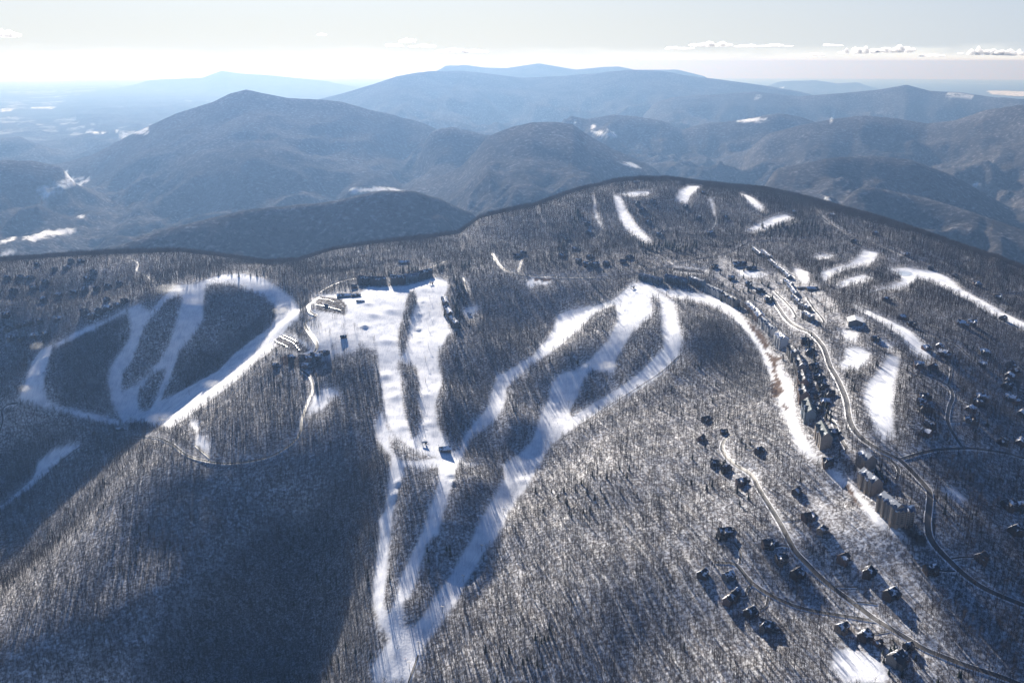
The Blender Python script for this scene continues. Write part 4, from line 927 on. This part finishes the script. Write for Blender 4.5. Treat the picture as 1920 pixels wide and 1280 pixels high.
hall(834, 845, 'dark base lodge where the two bright ski runs meet', 20, 14, 5, 4, .3, 'wood_grey', 'shingle_snowy', 'lodge', 'lodge', 4)
hall(230, 806, 'long low lift building with snow on its roof under the western bowl', 26, 8, 3.5, 2, .05, 'wood_grey', 'shingle_snowy', 'lift_building', 'building', 5)
hall(176, 812, 'small brown hut left of the long low lift building', 8, 6, 3, 2, .2, 'siding_brown', 'shingle_brown', 'hut', 'hut', 1)
hall(1193, 343, 'pale round-roofed building on the very hilltop', 22, 14, 4, 3, .0, 'siding_pale', 'membrane', 'hall', 'hall', 3)
hall(880, 590, 'small pale pump house by the snow-ringed pond', 8, 6, 3, 2, .2, 'siding_pale', 'shingle_snowy', 'pump_house', 'hut', 1)
for i, (q, rz, wl) in enumerate([((566,672),.1,'wood_dark'),((579,674),.3,'siding_brown'),((588,668),-.2,'siding_brown'),((597,671),.1,'wood_dark'),((604,665),.4,'siding_pale'),((573,688),.0,'siding_brown'),((518,688),.0,'siding_brown'),((545,672),.2,'wood_dark'),((612,664),-.3,'wood_grey')]):
    house(q[0], q[1], 'maintenance building, %s from the west in the yard below the lower car park' % ordn[i], rz, wl, 'shingle_snowy' if i % 2 else 'shingle_brown', 1.0, i % 4, 'maintenance yard buildings', 1)

# ------------------------------------------------------------------ ski lifts
def towers(pts, gname, hgt_=11.0, arm=5.0):
    W_ = P([p[0] for p in pts], [p[1] for p in pts]); tops = []
    for i, (x, y) in enumerate(W_):
        j = min(i, len(W_)-2); rz = facing(W_[j], W_[j+1])-math.pi/2; z = float(hgt(x, y))
        o = thing('lift_tower', 'grey T-shaped lift tower, %s up from the valley end %s' % ((ordn+['fifteenth','sixteenth'])[i], gname), 'lift tower', (x, y, z), rz, 'lift towers '+gname)
        part('mast', prism(8, .45, .3, -1, hgt_), 'steel', o, key='m%g' % hgt_); part('crossarm', box(-arm/2, arm/2, -.25, .25, hgt_, hgt_+.5), 'steel', o, key='c%g' % arm)
        for s in (-1, 1): part('sheave', box(-.15, .15, -1.6, 1.6, -.5, -.1), 'steel', o, (s*(arm/2-.2), 0, hgt_), key='s')
        tops.append((x, y, z+hgt_-.3, rz))
    for s, nm_ in ((-1, 'uphill'), (1, 'downhill')):
        segs = []
        for a, b_ in zip(tops[:-1], tops[1:]):
            pa = (a[0]+s*(arm/2-.2)*math.cos(a[3]), a[1]+s*(arm/2-.2)*math.sin(a[3]), a[2]); pb = (b_[0]+s*(arm/2-.2)*math.cos(b_[3]), b_[1]+s*(arm/2-.2)*math.sin(b_[3]), b_[2])
            mid_ = tuple((u+v)/2 for u, v in zip(pa, pb)); mid_ = (mid_[0], mid_[1], mid_[2]-1.2)
            segs += [tube(pa, mid_, .07), tube(mid_, pb, .07)]
        me_ = join(segs); c_ = part('lift_cable', me_, 'steel', None); c_['label'] = 'thin steel rope on the %s side of the towers %s' % (nm_, gname); c_['category'] = 'cable'
lineA = cr(*LL, [(340,1210),(388,1108),(506,930),(610,775),(702,622),(812,440),(918,262),(1023,95)])+[(1066,762),(1103,692),(1139,623),(1163,575),(1184,541)]
towers(lineA, 'on the long right-hand ski run')
lineB = [(797,832),(794,805),(791,780),(791,752),(798,717),(798,678),(803,650),(804,620),(805,590),(806,562),(807,535)]
towers(lineB, 'on the sunny central run', 10)
lineC = [(300,790),(355,740),(410,690),(455,655),(485,622)]
towers(lineC, 'on the western learning slope', 9)
for q, lb in [((796,833),'open lift station at the bottom of the central run'),((1186,541),'dark lift station at the top of the right run'),((809,533),'lift station at the top of the central run')]:
    x, y = P(*q)[0]; z = site(x, y, 5, hi=.9); o = thing('lift_station', lb, 'lift station', (x, y, z), .3)
    part('canopy', gable_roof(-5, 5, -3, 3, 4.2, 1.2, .4), 'shingle_dark', o)
    for a in (-4, 4):
        for c_ in (-2.4, 2.4): part('post', box(-.2, .2, -.2, .2, -2, 4.0), 'steel', o, (a, c_, 0), key='post')
    part('cabin', box(-1.5, 1.5, -1.2, 1.2, 0, 2.6), 'wood_dark', o, (2.5, 0, 0), key='cab')
# ------------------------------------------------------------------ cars
for nm_, c_ in (('paint_dark', (.03,.035,.045)), ('paint_white', (.7,.7,.7)), ('paint_silver', (.35,.36,.38)), ('paint_red', (.25,.03,.03)), ('paint_blue', (.04,.08,.2)), ('tyre', (.02,.02,.02))):
    m, t, b = mat(nm_, .55, c_, .25); M[nm_] = m
def car(x, y, rz, paint, label, group):
    o = thing('parked_car', label, 'car', (x, y, float(hgt(x, y))+.15), rz, group)
    part('body', ([(-2.2,-.9,.35),(2.2,-.9,.35),(2.2,.9,.35),(-2.2,.9,.35),(-2.25,-.88,.95),(2.15,-.85,.85),(2.15,.85,.85),(-2.25,.88,.95)], box(0,1,0,1,0,1)[1]), paint, o, key='body')
    part('cabin', ([(-1.9,-.8,.95),(1.1,-.8,.9),(1.1,.8,.9),(-1.9,.8,.95),(-1.5,-.65,1.5),(.5,-.65,1.5),(.5,.65,1.5),(-1.5,.65,1.5)], box(0,1,0,1,0,1)[1]), 'glass', o, key='cabin')
    for a in (-1.4, 1.4):
        for s in (-.8, .8): part('wheel', box(-.33, .33, -.12, .12, -.33, .33), 'tyre', o, (a, s, .33), key='wheel')
PA = ['paint_dark','paint_white','paint_silver','paint_dark','paint_blue','paint_red','paint_silver','paint_dark']
PN = {'paint_dark':'dark','paint_white':'white','paint_silver':'silver','paint_blue':'blue','paint_red':'red'}
for gi_, (pa, pb, n_, nm_) in enumerate([((592,572),(640,583),18,'in the long sunny row of the upper lot'),((597,560),(627,567),10,'in the back row of the upper lot'),
      ((525,630),(563,658),13,'in the front row of the lower lot'),((532,628),(557,642),9,'in the middle row of the lower lot'),((514,637),(540,652),9,'in the row nearest the trail in the lower lot'),
      ((1263,503),(1318,512),16,'in the village car park above the crest'),((1585,616),(1600,618),4,'beside the white-roofed barn'),((872,528),(878,548),7,'along the lane behind the curved townhouses'),((1520,555),(1545,575),8,'outside the clubhouse')]):
    A, B = P(*pa)[0], P(*pb)[0]; rz = facing(A, B)+math.pi/2
    for k in range(n_):
        q = A+(B-A)*((k+.5)/n_); pt = PA[(k*3+gi_) % 8]
        car(q[0], q[1], rz+rng.uniform(-.06, .06), pt, '%s car parked %s' % (PN[pt], nm_), 'cars parked '+nm_)
    for k in range(n_): BUILT.append((*(A+(B-A)*((k+.5)/n_)), 6))
# frozen ponds
for k, (pl, nm_) in enumerate([(cr(*G6, [(1170,590),(1210,583),(1265,590),(1275,602),(1240,612),(1200,610)]), 'pond'), ([(873,577),(890,574),(893,582),(885,590),(876,586)], 'pond')]):
    w_ = wpoly(pl, 3); zc = float(hgt(w_[:,0], w_[:,1]).max())+.3; cc = w_.mean(0); V_ = [(x, y, float(hgt(x, y))+.35) for x, y in w_]+[(cc[0]+(x-cc[0])*.5, cc[1]+(y-cc[1])*.5, float(hgt(cc[0]+(x-cc[0])*.5, cc[1]+(y-cc[1])*.5))+.35) for x, y in w_]+[(cc[0], cc[1], float(hgt(*cc))+.35)]; n_ = len(w_)
    me = raw_mesh(nm_, V_, [(k2, (k2+1) % n_, n_+(k2+1) % n_, n_+k2) for k2 in range(n_)]+[(n_+k2, n_+(k2+1) % n_, 2*n_) for k2 in range(n_)], [M['ice']])
    o = bpy.data.objects.new(nm_, me); C.objects.link(o); o['kind'] = 'structure'

# ------------------------------------------------------------------ conifers one can tell apart
cm = []
for i in range(4):
    rg = np.random.default_rng(700+i); cm.append((raw_mesh('crown', *conifer_geo(rg, 12.0), [M['needles']]), raw_mesh('trunk', *prism(5, .28, .1, -2, 9), [M['bark']])))
def conifer(px, py, s, label, group, i):
    x, y = P(px, py)[0]
    o = thing('evergreen_tree', label, 'evergreen tree', (x, y, float(hgt(x, y))), rng.uniform(0, 6), group); o.scale = (s*1.25, s*1.25, s)
    for nm_, me_ in zip(('crown', 'trunk'), cm[i % 4]):
        c_ = bpy.data.objects.new(nm_, me_); C.objects.link(c_); c_.parent = o
CG = [('in the big dark row below the hilltop snow cut', [(x, y) for x, y in zip(np.linspace(1202, 1305, 26), 466+rng.uniform(-5, 8, 26))], 1.7),
 ('in the dark grove on the west side of the hilltop', [(1054+rng.normal(0, 7), 465+rng.normal(0, 7)) for _ in range(14)]+[(1068+k*3.3+rng.uniform(-2, 2), 440-k*5+rng.uniform(-3, 3)) for k in range(8)]+[(1085+rng.normal(0, 5), 403+rng.normal(0, 5)) for _ in range(8)], 1.4),
 ('on the dark shoulder beside the diagonal snow cut', [(1420+rng.uniform(0, 130), 0) for _ in range(60)], 1.35),
 ('behind the dark summit blocks', [(rng.uniform(690, 880), 0) for _ in range(34)], 1.3),
 ('around the curved townhouse row', [(858+rng.normal(0, 7), 560+rng.uniform(-35, 60)) for _ in range(30)], 1.2),
 ('around the village houses', [(rng.uniform(1340, 1450), rng.uniform(500, 575)) for _ in range(26)], 1.0),
 ('between the crest apartments and the road', [(1510+k*1.3+rng.uniform(-6, 12), 630+k*5.2) for k in range(32)], .95),
 ('around the large house above the lower road end', [(1358+rng.normal(0, 9), 1003+rng.normal(0, 6)) for _ in range(16)], .75),
 ('beside the houses below the cul-de-sac', [(1352+rng.normal(0, 14), 876+rng.normal(0, 7)) for _ in range(16)], .7),
 ('beside the two northern tan towers', [(1645+rng.normal(0, 9), 895+rng.normal(0, 12)) for _ in range(16)], .7),
 ('beside the bottom snow clearing', [(1672+rng.normal(0, 12), 1225+rng.normal(0, 14)) for _ in range(14)], .6),
 ('on the crest of the western bowl', [(x, 517+rng.uniform(-2, 2)) for x in (392,410,435,448,470,482,495)], 1.1)]
ci = 0
for nm_, pts_, s_ in CG:
    for k, (a, b_) in enumerate(pts_):
        if 'shoulder' in nm_: b_ = 440-(a-1420)*.06+rng.uniform(-16, 10)
        if 'summit blocks' in nm_: b_ = 520-(a-690)*.10+rng.uniform(-4, 3)
        conifer(a, b_, s_*rng.uniform(.75, 1.25), 'dark evergreen tree '+nm_, 'evergreens '+nm_, ci); ci += 1
# ------------------------------------------------------------------ planting
sdn = clear_sd(tx, ty)+jag(tx, ty)*.6
rdn = road_dist(tx, ty)
BK = np.array(BUILT) if BUILT else np.zeros((0, 3))
def built_dist(x, y):
    d = np.full(x.shape, 1e3)
    for bx_, by_, br_ in BK:
        m_ = (np.abs(x-bx_) < br_+30) & (np.abs(y-by_) < br_+30)
        d[m_] = np.minimum(d[m_], np.hypot(x[m_]-bx_, y[m_]-by_)-br_)
    return d
bdn = built_dist(tx, ty)
WSPARSE = [wpoly(p) for p in [
  cr(*L4, [(150,430),(290,410),(470,470),(460,600),(200,620),(160,560)]), cr(*L4, [(200,300),(420,250),(300,420),(150,420)]),
  cr(*L4, [(160,300),(330,260),(480,470),(460,590),(180,600),(170,450)]),
  cr(*G7, [(430,20),(560,120),(640,200),(700,320),(560,330),(440,200),(330,100)]),
  cr(*RB, [(400,0),(560,160),(640,300),(800,470),(900,560),(1000,700),(1100,900),(1050,960),(880,760),(780,640),(640,480),(560,300),(440,150)]),
  [(1350,480),(1480,520),(1540,620),(1500,640),(1400,560),(1330,530)],
]]
sparse = signed(tx, ty, WSPARSE) > 0
WDARK = [wpoly(p) for p in SHADEWOOD]
darkw = sstep(-30, 25, signed(tx, ty, WDARK, 60)+25*fbm(tx/60, ty/60, 19, 3))
den = fbm(tx/90, ty/90, 41, 3)
WOPEN = [wpoly(p) for p in BASE+[ cr(*RB, [(560,300),(640,480),(780,640),(880,760),(1050,960),(980,940),(800,800),(640,600),(520,400)])]]
open_ = signed(tx, ty, WOPEN) > 0
WTHIN = [wpoly(p) for p in [[(1290,780),(1430,800),(1560,900),(1700,1050),(1800,1290),(1300,1290),(1230,1000)], [(930,700),(1100,700),(1300,760),(1250,1000),(900,1100)]]]
thin_ = signed(tx, ty, WTHIN) > 0
keep = rng.random(tx.size) < np.where(sparse, .30, .93+.2*den)*np.where(open_, .18, 1)*np.where(thin_, .8, 1)
gap = np.minimum(np.minimum(sdn, 1e9)*-1, np.minimum(rdn, bdn))        # distance to the nearest clearing
full = keep & (gap > 6.5)
edge = keep & (gap > 1.5) & ~full
PT, KD = [], []
PT.append(np.stack([tx[full], ty[full], tz[full]], 1)); KD.append(rng.integers(0, NPR, full.sum()))
# along edges single trees fill in
ex, ey = tx[edge], ty[edge]
ex = np.concatenate([ex+rng.uniform(-4, 4, ex.size) for _ in range(3)]); ey = np.concatenate([ey+rng.uniform(-4, 4, ey.size) for _ in range(3)])
g2 = np.minimum(-(clear_sd(ex, ey)+jag(ex, ey)*.6), np.minimum(road_dist(ex, ey), built_dist(ex, ey)))
ok = g2 > 1.0
ex, ey = ex[ok], ey[ok]
# the trees nearest to the viewer stand as trees of their own
NEAR_N = 300
sx_, sy_ = project(PT[0][:,0], PT[0][:,1], PT[0][:,2])
dist = np.linalg.norm(PT[0]-np.array([0, 0, CAMZ]), axis=1)
dist[(sx_ < 5) | (sx_ > 1915) | (sy_ > 1275)] = 1e9
o_ = np.argsort(dist)[:NEAR_N//4+6]
near_tiles = PT[0][o_]
m_ = np.ones(len(PT[0]), bool); m_[o_] = False
PT[0] = PT[0][m_]; KD[0] = KD[0][m_]
PT.append(np.stack([ex, ey, hgt(ex, ey)], 1)); KD.append(NPR+rng.integers(0, 4, ex.size))
# a few conifers inside the woods
nc = 2600; ci = rng.integers(0, len(PT[0]), nc*4)
cden = ((np.hypot(PT[0][ci,0], PT[0][ci,1]) > 2150) & (vnoise(PT[0][ci,0]/55, PT[0][ci,1]/55, 73) > .60) & (PT[0][ci,0] > -500)) | (vnoise(PT[0][ci,0]/120, PT[0][ci,1]/120, 71) > .66) | ((signed(PT[0][ci,0], PT[0][ci,1], WDARK) > 0) & (vnoise(PT[0][ci,0]/40, PT[0][ci,1]/40, 72) > .55))
ci = ci[cden][:nc]; cx_, cy_ = PT[0][ci,0]+rng.uniform(-5, 5, len(ci)), PT[0][ci,1]+rng.uniform(-5, 5, len(ci))
PT.append(np.stack([cx_, cy_, hgt(cx_, cy_)], 1)); KD.append(NPR+4+rng.integers(0, 2, len(ci)))
PT = np.concatenate(PT); KD = np.concatenate(KD)
print('woodland pieces', len(PT))
me = bpy.data.meshes.new('bare_forest'); me.vertices.add(len(PT)); me.vertices.foreach_set('co', PT.astype(np.float32).ravel())
at = me.attributes.new('kind_index', 'INT', 'POINT'); at.data.foreach_set('value', KD.astype(np.int32))
at = me.attributes.new('turn', 'FLOAT', 'POINT'); at.data.foreach_set('value', rng.uniform(0, 6.28, len(PT)).astype(np.float32))
at = me.attributes.new('size', 'FLOAT', 'POINT'); at.data.foreach_set('value', (rng.uniform(.8, 1.15, len(PT))*(1+.18*fbm(PT[:,0]/150, PT[:,1]/150, 12, 2))).astype(np.float32))
fo = bpy.data.objects.new('bare_forest', me); C.objects.link(fo)
fo['kind'] = 'stuff'; fo['label'] = 'bare grey winter woods covering the snowy slopes'; fo['category'] = 'forest'
g = bpy.data.node_groups.new('plant_woods', 'GeometryNodeTree')
g.interface.new_socket('Geometry', in_out='INPUT', socket_type='NodeSocketGeometry'); g.interface.new_socket('Geometry', in_out='OUTPUT', socket_type='NodeSocketGeometry')
gi = g.nodes.new('NodeGroupInput'); go = g.nodes.new('NodeGroupOutput'); mp = g.nodes.new('GeometryNodeMeshToPoints'); ip = g.nodes.new('GeometryNodeInstanceOnPoints')
ci_ = g.nodes.new('GeometryNodeCollectionInfo'); ci_.inputs['Collection'].default_value = lib; ci_.inputs['Separate Children'].default_value = True; ci_.inputs['Reset Children'].default_value = True
def na(name, typ):
    n = g.nodes.new('GeometryNodeInputNamedAttribute'); n.data_type = typ; n.inputs['Name'].default_value = name; return n.outputs['Attribute']
cx3 = g.nodes.new('ShaderNodeCombineXYZ'); g.links.new(na('turn', 'FLOAT'), cx3.inputs['Z'])
L = g.links.new
L(gi.outputs[0], mp.inputs['Mesh']); L(mp.outputs[0], ip.inputs['Points']); L(ci_.outputs[0], ip.inputs['Instance']); ip.inputs['Pick Instance'].default_value = True
L(na('kind_index', 'INT'), ip.inputs['Instance Index']); L(cx3.outputs[0], ip.inputs['Rotation']); L(na('size', 'FLOAT'), ip.inputs['Scale']); L(ip.outputs[0], go.inputs[0])
md = fo.modifiers.new('plant', 'NODES'); md.node_group = g
# the near trees, each an object with trunk and crown
kinds = []
for i in range(6):
    rg = np.random.default_rng(500+i); h_ = 14.0
    v, f = tree_geo(rg, h_, trunk_only=True, sink=2); rg = np.random.default_rng(500+i); v2, f2 = tree_geo(rg, h_, crown_only=True)
    kinds.append((raw_mesh('trunk', v, f, [M['bark']]), raw_mesh('crown', v2, f2, [M['bark']])))
cnt = 0
for q in near_tiles:
    for k in range(4):
        if cnt >= NEAR_N: break
        x_, y_ = q[0]+(k % 2-.5)*6+rng.uniform(-2, 2), q[1]+(k//2-.5)*6+rng.uniform(-2, 2)
        o = bpy.data.objects.new('bare_tree', None); C.objects.link(o); o.location = (x_, y_, float(hgt(x_, y_))); o.rotation_euler = (0, 0, rng.uniform(0, 6.28)); s_ = rng.uniform(.85, 1.2); o.scale = (s_, s_, s_)
        o['category'] = 'tree'; o['group'] = 'bare trees along the lower edge of the slope'
        o['label'] = 'bare grey tree in the woods along the lower edge'
        tk, cw = kinds[int(rng.integers(0, 6))]
        for nm, mm_ in (('trunk', tk), ('crown', cw)):
            c_ = bpy.data.objects.new(nm, mm_); C.objects.link(c_); c_.parent = o
        cnt += 1
# ------------------------------------------------------------------ skiers: one continuous body each, grown from a jointed skeleton
def skier_mesh(name, pose):
    J = {'hip':(0,0,.86),'chest':(0,.12,1.28),'neck':(0,.16,1.46),'head':(0,.2,1.62),'kl':(-.16,.2,.5),'fl':(-.17,.05,.08),'tl':(-.17,.22,.06),'kr':(.16,.2,.5),'fr':(.17,.05,.08),'tr':(.17,.22,.06),
         'sl':(-.2,.13,1.38),'el':(-.36,.2,1.12),'hl':(-.32,.45,1.02),'sr':(.2,.13,1.38),'er':(.36,.2,1.12),'hr':(.32,.45,1.02)}
    Rr = {'hip':.16,'chest':.18,'neck':.075,'head':.12,'kl':.08,'fl':.07,'tl':.06,'kr':.08,'fr':.07,'tr':.06,'sl':.08,'el':.055,'hl':.05,'sr':.08,'er':.055,'hr':.05}
    if pose: J['hl'] = (-.5,.3,1.0); J['hr'] = (.5,.1,1.25)
    ks = list(J); E = [('hip','chest'),('chest','neck'),('neck','head'),('hip','kl'),('kl','fl'),('fl','tl'),('hip','kr'),('kr','fr'),('fr','tr'),('chest','sl'),('sl','el'),('el','hl'),('chest','sr'),('sr','er'),('er','hr')]
    me = bpy.data.meshes.new(name); me.from_pydata([J[k] for k in ks], [(ks.index(a), ks.index(b_)) for a, b_ in E], [])
    o = bpy.data.objects.new(name, me); C.objects.link(o); o.modifiers.new('skin', 'SKIN')
    for i, k in enumerate(ks): me.skin_vertices[0].data[i].radius = (Rr[k], Rr[k])
    me.skin_vertices[0].data[0].use_root = True
    bpy.context.view_layer.update()
    out = bpy.data.meshes.new_from_object(o.evaluated_get(bpy.context.evaluated_depsgraph_get())); out.name = name
    bpy.data.objects.remove(o); return out
for nm_, c_ in (('jacket_dark', (.03,.04,.07)), ('jacket_red', (.35,.04,.04)), ('jacket_blue', (.04,.12,.35))):
    m, t, b = mat(nm_, .8, c_, .2); M[nm_] = m
sk = []
for i, jk in enumerate(('jacket_dark', 'jacket_red', 'jacket_blue', 'jacket_dark')):
    me_ = skier_mesh('person', i % 2); me_.materials.clear(); me_.materials.append(M[jk]); sk.append((me_, ('dark', 'red', 'blue', 'dark')[i]))
skis = raw_mesh('skis', *join([box(-.23, -.13, -.75, .85, 0, .03), box(.13, .23, -.75, .85, 0, .03)]), [M['tyre']])
SKI = [('on the sunny central run', [(790,575),(806,610),(795,650),(812,690),(803,735),(815,780),(812,815),(822,835),(745,600),(735,650),(742,700),(760,770),(770,820),(720,560),(700,550),(650,580),(780,545),(812,545),(800,838),(838,860)]),
 ('on the long shaded right run', [(1173,620),(1160,660),(1130,675),(1114,640),(1074,708),(1063,724),(1057,739),(1049,755),(1042,770),(1036,786),(1082,728),(1045,794),(1052,790),(1020,850),(985,880),(960,930),(915,985),(870,1060),(1245,660),(1262,620)]),
 ('at the foot of the long runs', [(745,1215),(760,1235),(735,1190),(750,1170),(830,1120)]),
 ('on the western trails', [(300,770),(345,640),(250,740),(400,700),(480,640),(500,560),(410,525),(80,700)])]
k = 0
for nm_, pts_ in SKI:
    for px_, py_ in pts_:
        x, y = P(px_, py_)[0]; me_, cn = sk[k % 4]
        o = bpy.data.objects.new('person', me_); C.objects.link(o); o.location = (x, y, float(hgt(x, y))+.05); o.rotation_euler = (0, 0, math.pi+rng.uniform(-.9, .9)); o.scale = (1.05,)*3
        o['label'] = 'skier in a %s outfit %s' % (cn, nm_); o['category'] = 'person'; o['group'] = 'skiers '+nm_
        c_ = bpy.data.objects.new('skis', skis); C.objects.link(c_); c_.parent = o; k += 1
# ------------------------------------------------------------------ haze
me = bpy.data.meshes.new('haze')
hx, y0, y1, z0, z1 = 130000, -3000, 143000, -3200, CAMZ+60
v = [(x, y, z) for z in (z0, z1) for y in (y0, y1) for x in (-hx, hx)]
me.from_pydata(v, [], [(0,2,3,1),(4,5,7,6),(0,1,5,4),(2,6,7,3),(0,4,6,2),(1,3,7,5)]); me.update()
hm = bpy.data.materials.new('haze'); hm.use_nodes = True; t = hm.node_tree; t.nodes.clear()
o_ = t.nodes.new('ShaderNodeOutputMaterial'); pv = t.nodes.new('ShaderNodeVolumePrincipled')
pv.inputs['Color'].default_value = HAZE_COLOR; pv.inputs['Density'].default_value = HAZE_DENSITY; pv.inputs['Anisotropy'].default_value = HAZE_ANISO
pv.inputs['Absorption Color'].default_value = HAZE_ABSORB
t.links.new(pv.outputs[0], o_.inputs['Volume']); me.materials.append(hm)
ho = bpy.data.objects.new('haze', me); C.objects.link(ho); ho['kind'] = 'stuff'

# ------------------------------------------------------------------ small cumulus far beyond the hills, above the haze
cmat = bpy.data.materials.new('cloud_vapour'); cmat.use_nodes = True; t = cmat.node_tree; t.nodes.clear()
o_ = t.nodes.new('ShaderNodeOutputMaterial'); pv = t.nodes.new('ShaderNodeVolumePrincipled'); pv.inputs['Color'].default_value = (1,1,1,1); pv.inputs['Density'].default_value = .0035; pv.inputs['Anisotropy'].default_value = .45
t.links.new(pv.outputs[0], o_.inputs['Volume']); M['cloud'] = cmat
def cloud(px, py, wpx, hpx, label, R=75000.0):
    a, tn = pang(px, py); r_ = R; cx_, cy_ = r_*math.sin(a), r_*math.cos(a); z_ = CAMZ+tn*r_
    sx_ = wpx/F*r_/2; sz_ = hpx/F*r_/2
    bm = bmesh.new(); k = max(3, int(wpx/7))
    for i in range(k):
        u = (i+.5)/k*2-1+rng.uniform(-.15, .15); e = math.sqrt(max(.08, 1-u*u)); s_ = sz_*e*rng.uniform(.7, 1.25)
        mt = Matrix.Translation((u*sx_, rng.uniform(-.4, .4)*sx_, s_*.3)) @ Matrix.Diagonal((sx_/k*rng.uniform(1.4, 2.6), sx_/k*2.5, s_, 1))
        bmesh.ops.create_icosphere(bm, subdivisions=3, radius=1, matrix=mt)
    for v in bm.verts:
        n_ = fbm(np.array([v.co.x*3/sx_+px]), np.array([v.co.z*2/sz_+v.co.y/sx_]), 5, 3)[0]
        v.co.z = max(v.co.z*(1+.5*n_), -sz_*.25+sz_*.1*n_); v.co.x *= 1+.12*n_
    me = bpy.data.meshes.new('cloud'); bm.to_mesh(me); bm.free(); me.materials.append(M['cloud'])
    o = bpy.data.objects.new('cloud', me); C.objects.link(o); o.location = (float(cx_), float(cy_), float(z_)); o.rotation_euler = (0, 0, -float(a)); o['kind'] = 'structure'; o['label'] = label; o['category'] = 'cloud'
for q in [(1330,86,70,11,'largest small white cloud above the hills'),(1272,92,46,6,'thin cloud left of the largest one'),(1400,88,40,5,'flat cloud right of the largest one'),(1452,87,48,5,'long flat cloud'),(1612,99,56,14,'grey based round cloud'),(1678,97,52,13,'cloud beside the grey based one'),(1745,106,30,6,'low wisp'),(1842,101,64,14,'broad cloud near the edge'),(1898,103,50,11,'cloud at the frame edge'),(1560,86,24,5,'tiny cloud'),
          (763,79,22,12,'tallest of the small cloud group'),(737,87,24,7,'low cloud of the group'),(792,88,36,6,'flat cloud of the group'),(850,98,60,8,'cloud on the bank'),(8,68,40,15,'lone cloud high at the edge'),(604,66,12,4,'tiny lone cloud'),(1525,104,30,6,'low cloud'),(890,98,40,6,'second cloud on the bank')]: cloud(*q)

# ------------------------------------------------------------------ snow blown off the guns and crests of the western trails
bmat = bpy.data.materials.new('blowing_snow'); bmat.use_nodes = True; t = bmat.node_tree; t.nodes.clear()
o_ = t.nodes.new('ShaderNodeOutputMaterial'); pv = t.nodes.new('ShaderNodeVolumePrincipled'); pv.inputs['Color'].default_value = (1,1,1,1); pv.inputs['Anisotropy'].default_value = .3
tc_ = nd(t, 'ShaderNodeTexCoord').outputs['Object']; ln = nd(t, 'ShaderNodeVectorMath', operation='LENGTH'); t.links.new(tc_, ln.inputs[0])
fall = math_(t, 'SUBTRACT', 1.0, ln.outputs['Value'], True); nz_ = noise(t, 2.2, 3, .6, tc_)
d_ = math_(t, 'MULTIPLY', math_(t, 'MULTIPLY', fall, math_(t, 'MULTIPLY', math_(t, 'SUBTRACT', nz_, .36, True), 4.0)), .035)
t.links.new(d_, pv.inputs['Density']); t.links.new(pv.outputs[0], o_.inputs['Volume'])
bm = bmesh.new(); bmesh.ops.create_icosphere(bm, subdivisions=2, radius=1); pm = bpy.data.meshes.new('blowing_snow'); bm.to_mesh(pm); bm.free(); pm.materials.append(bmat)
for px_, py_, w_, h_, lb in [(320,548,75,16,'long plume of blown snow on the crest of the western bowl'),(75,655,45,14,'blown snow beside the westernmost trail'),(48,735,32,14,'bright puff at the foot of the westernmost trail'),(530,588,50,16,'blown snow at the top of the eastern bowl trail'),
        (305,790,60,14,'drifting snow where the western trails meet'),(245,785,30,10,'small puff at the bottom of the bowl'),(400,725,45,12,'blown snow along the learning slope'),(270,690,40,12,'faint plume over the middle trail'),(1140,690,40,12,'thin drift of snow on the long shaded run'),(170,720,45,14,'thin veil drifting over the bowl woods')]:
    x, y = P(px_, py_)[0]; o = bpy.data.objects.new('blowing_snow', pm); C.objects.link(o)
    k_ = math.hypot(x, y)/F; o.location = (x, y, float(hgt(x, y))+h_*.45); o.scale = (w_*.6, w_*.45, h_); o['kind'] = 'stuff'; o['label'] = lb; o['category'] = 'snow'
SC.cycles.volume_max_steps = 256; SC.cycles.volume_step_rate = 4
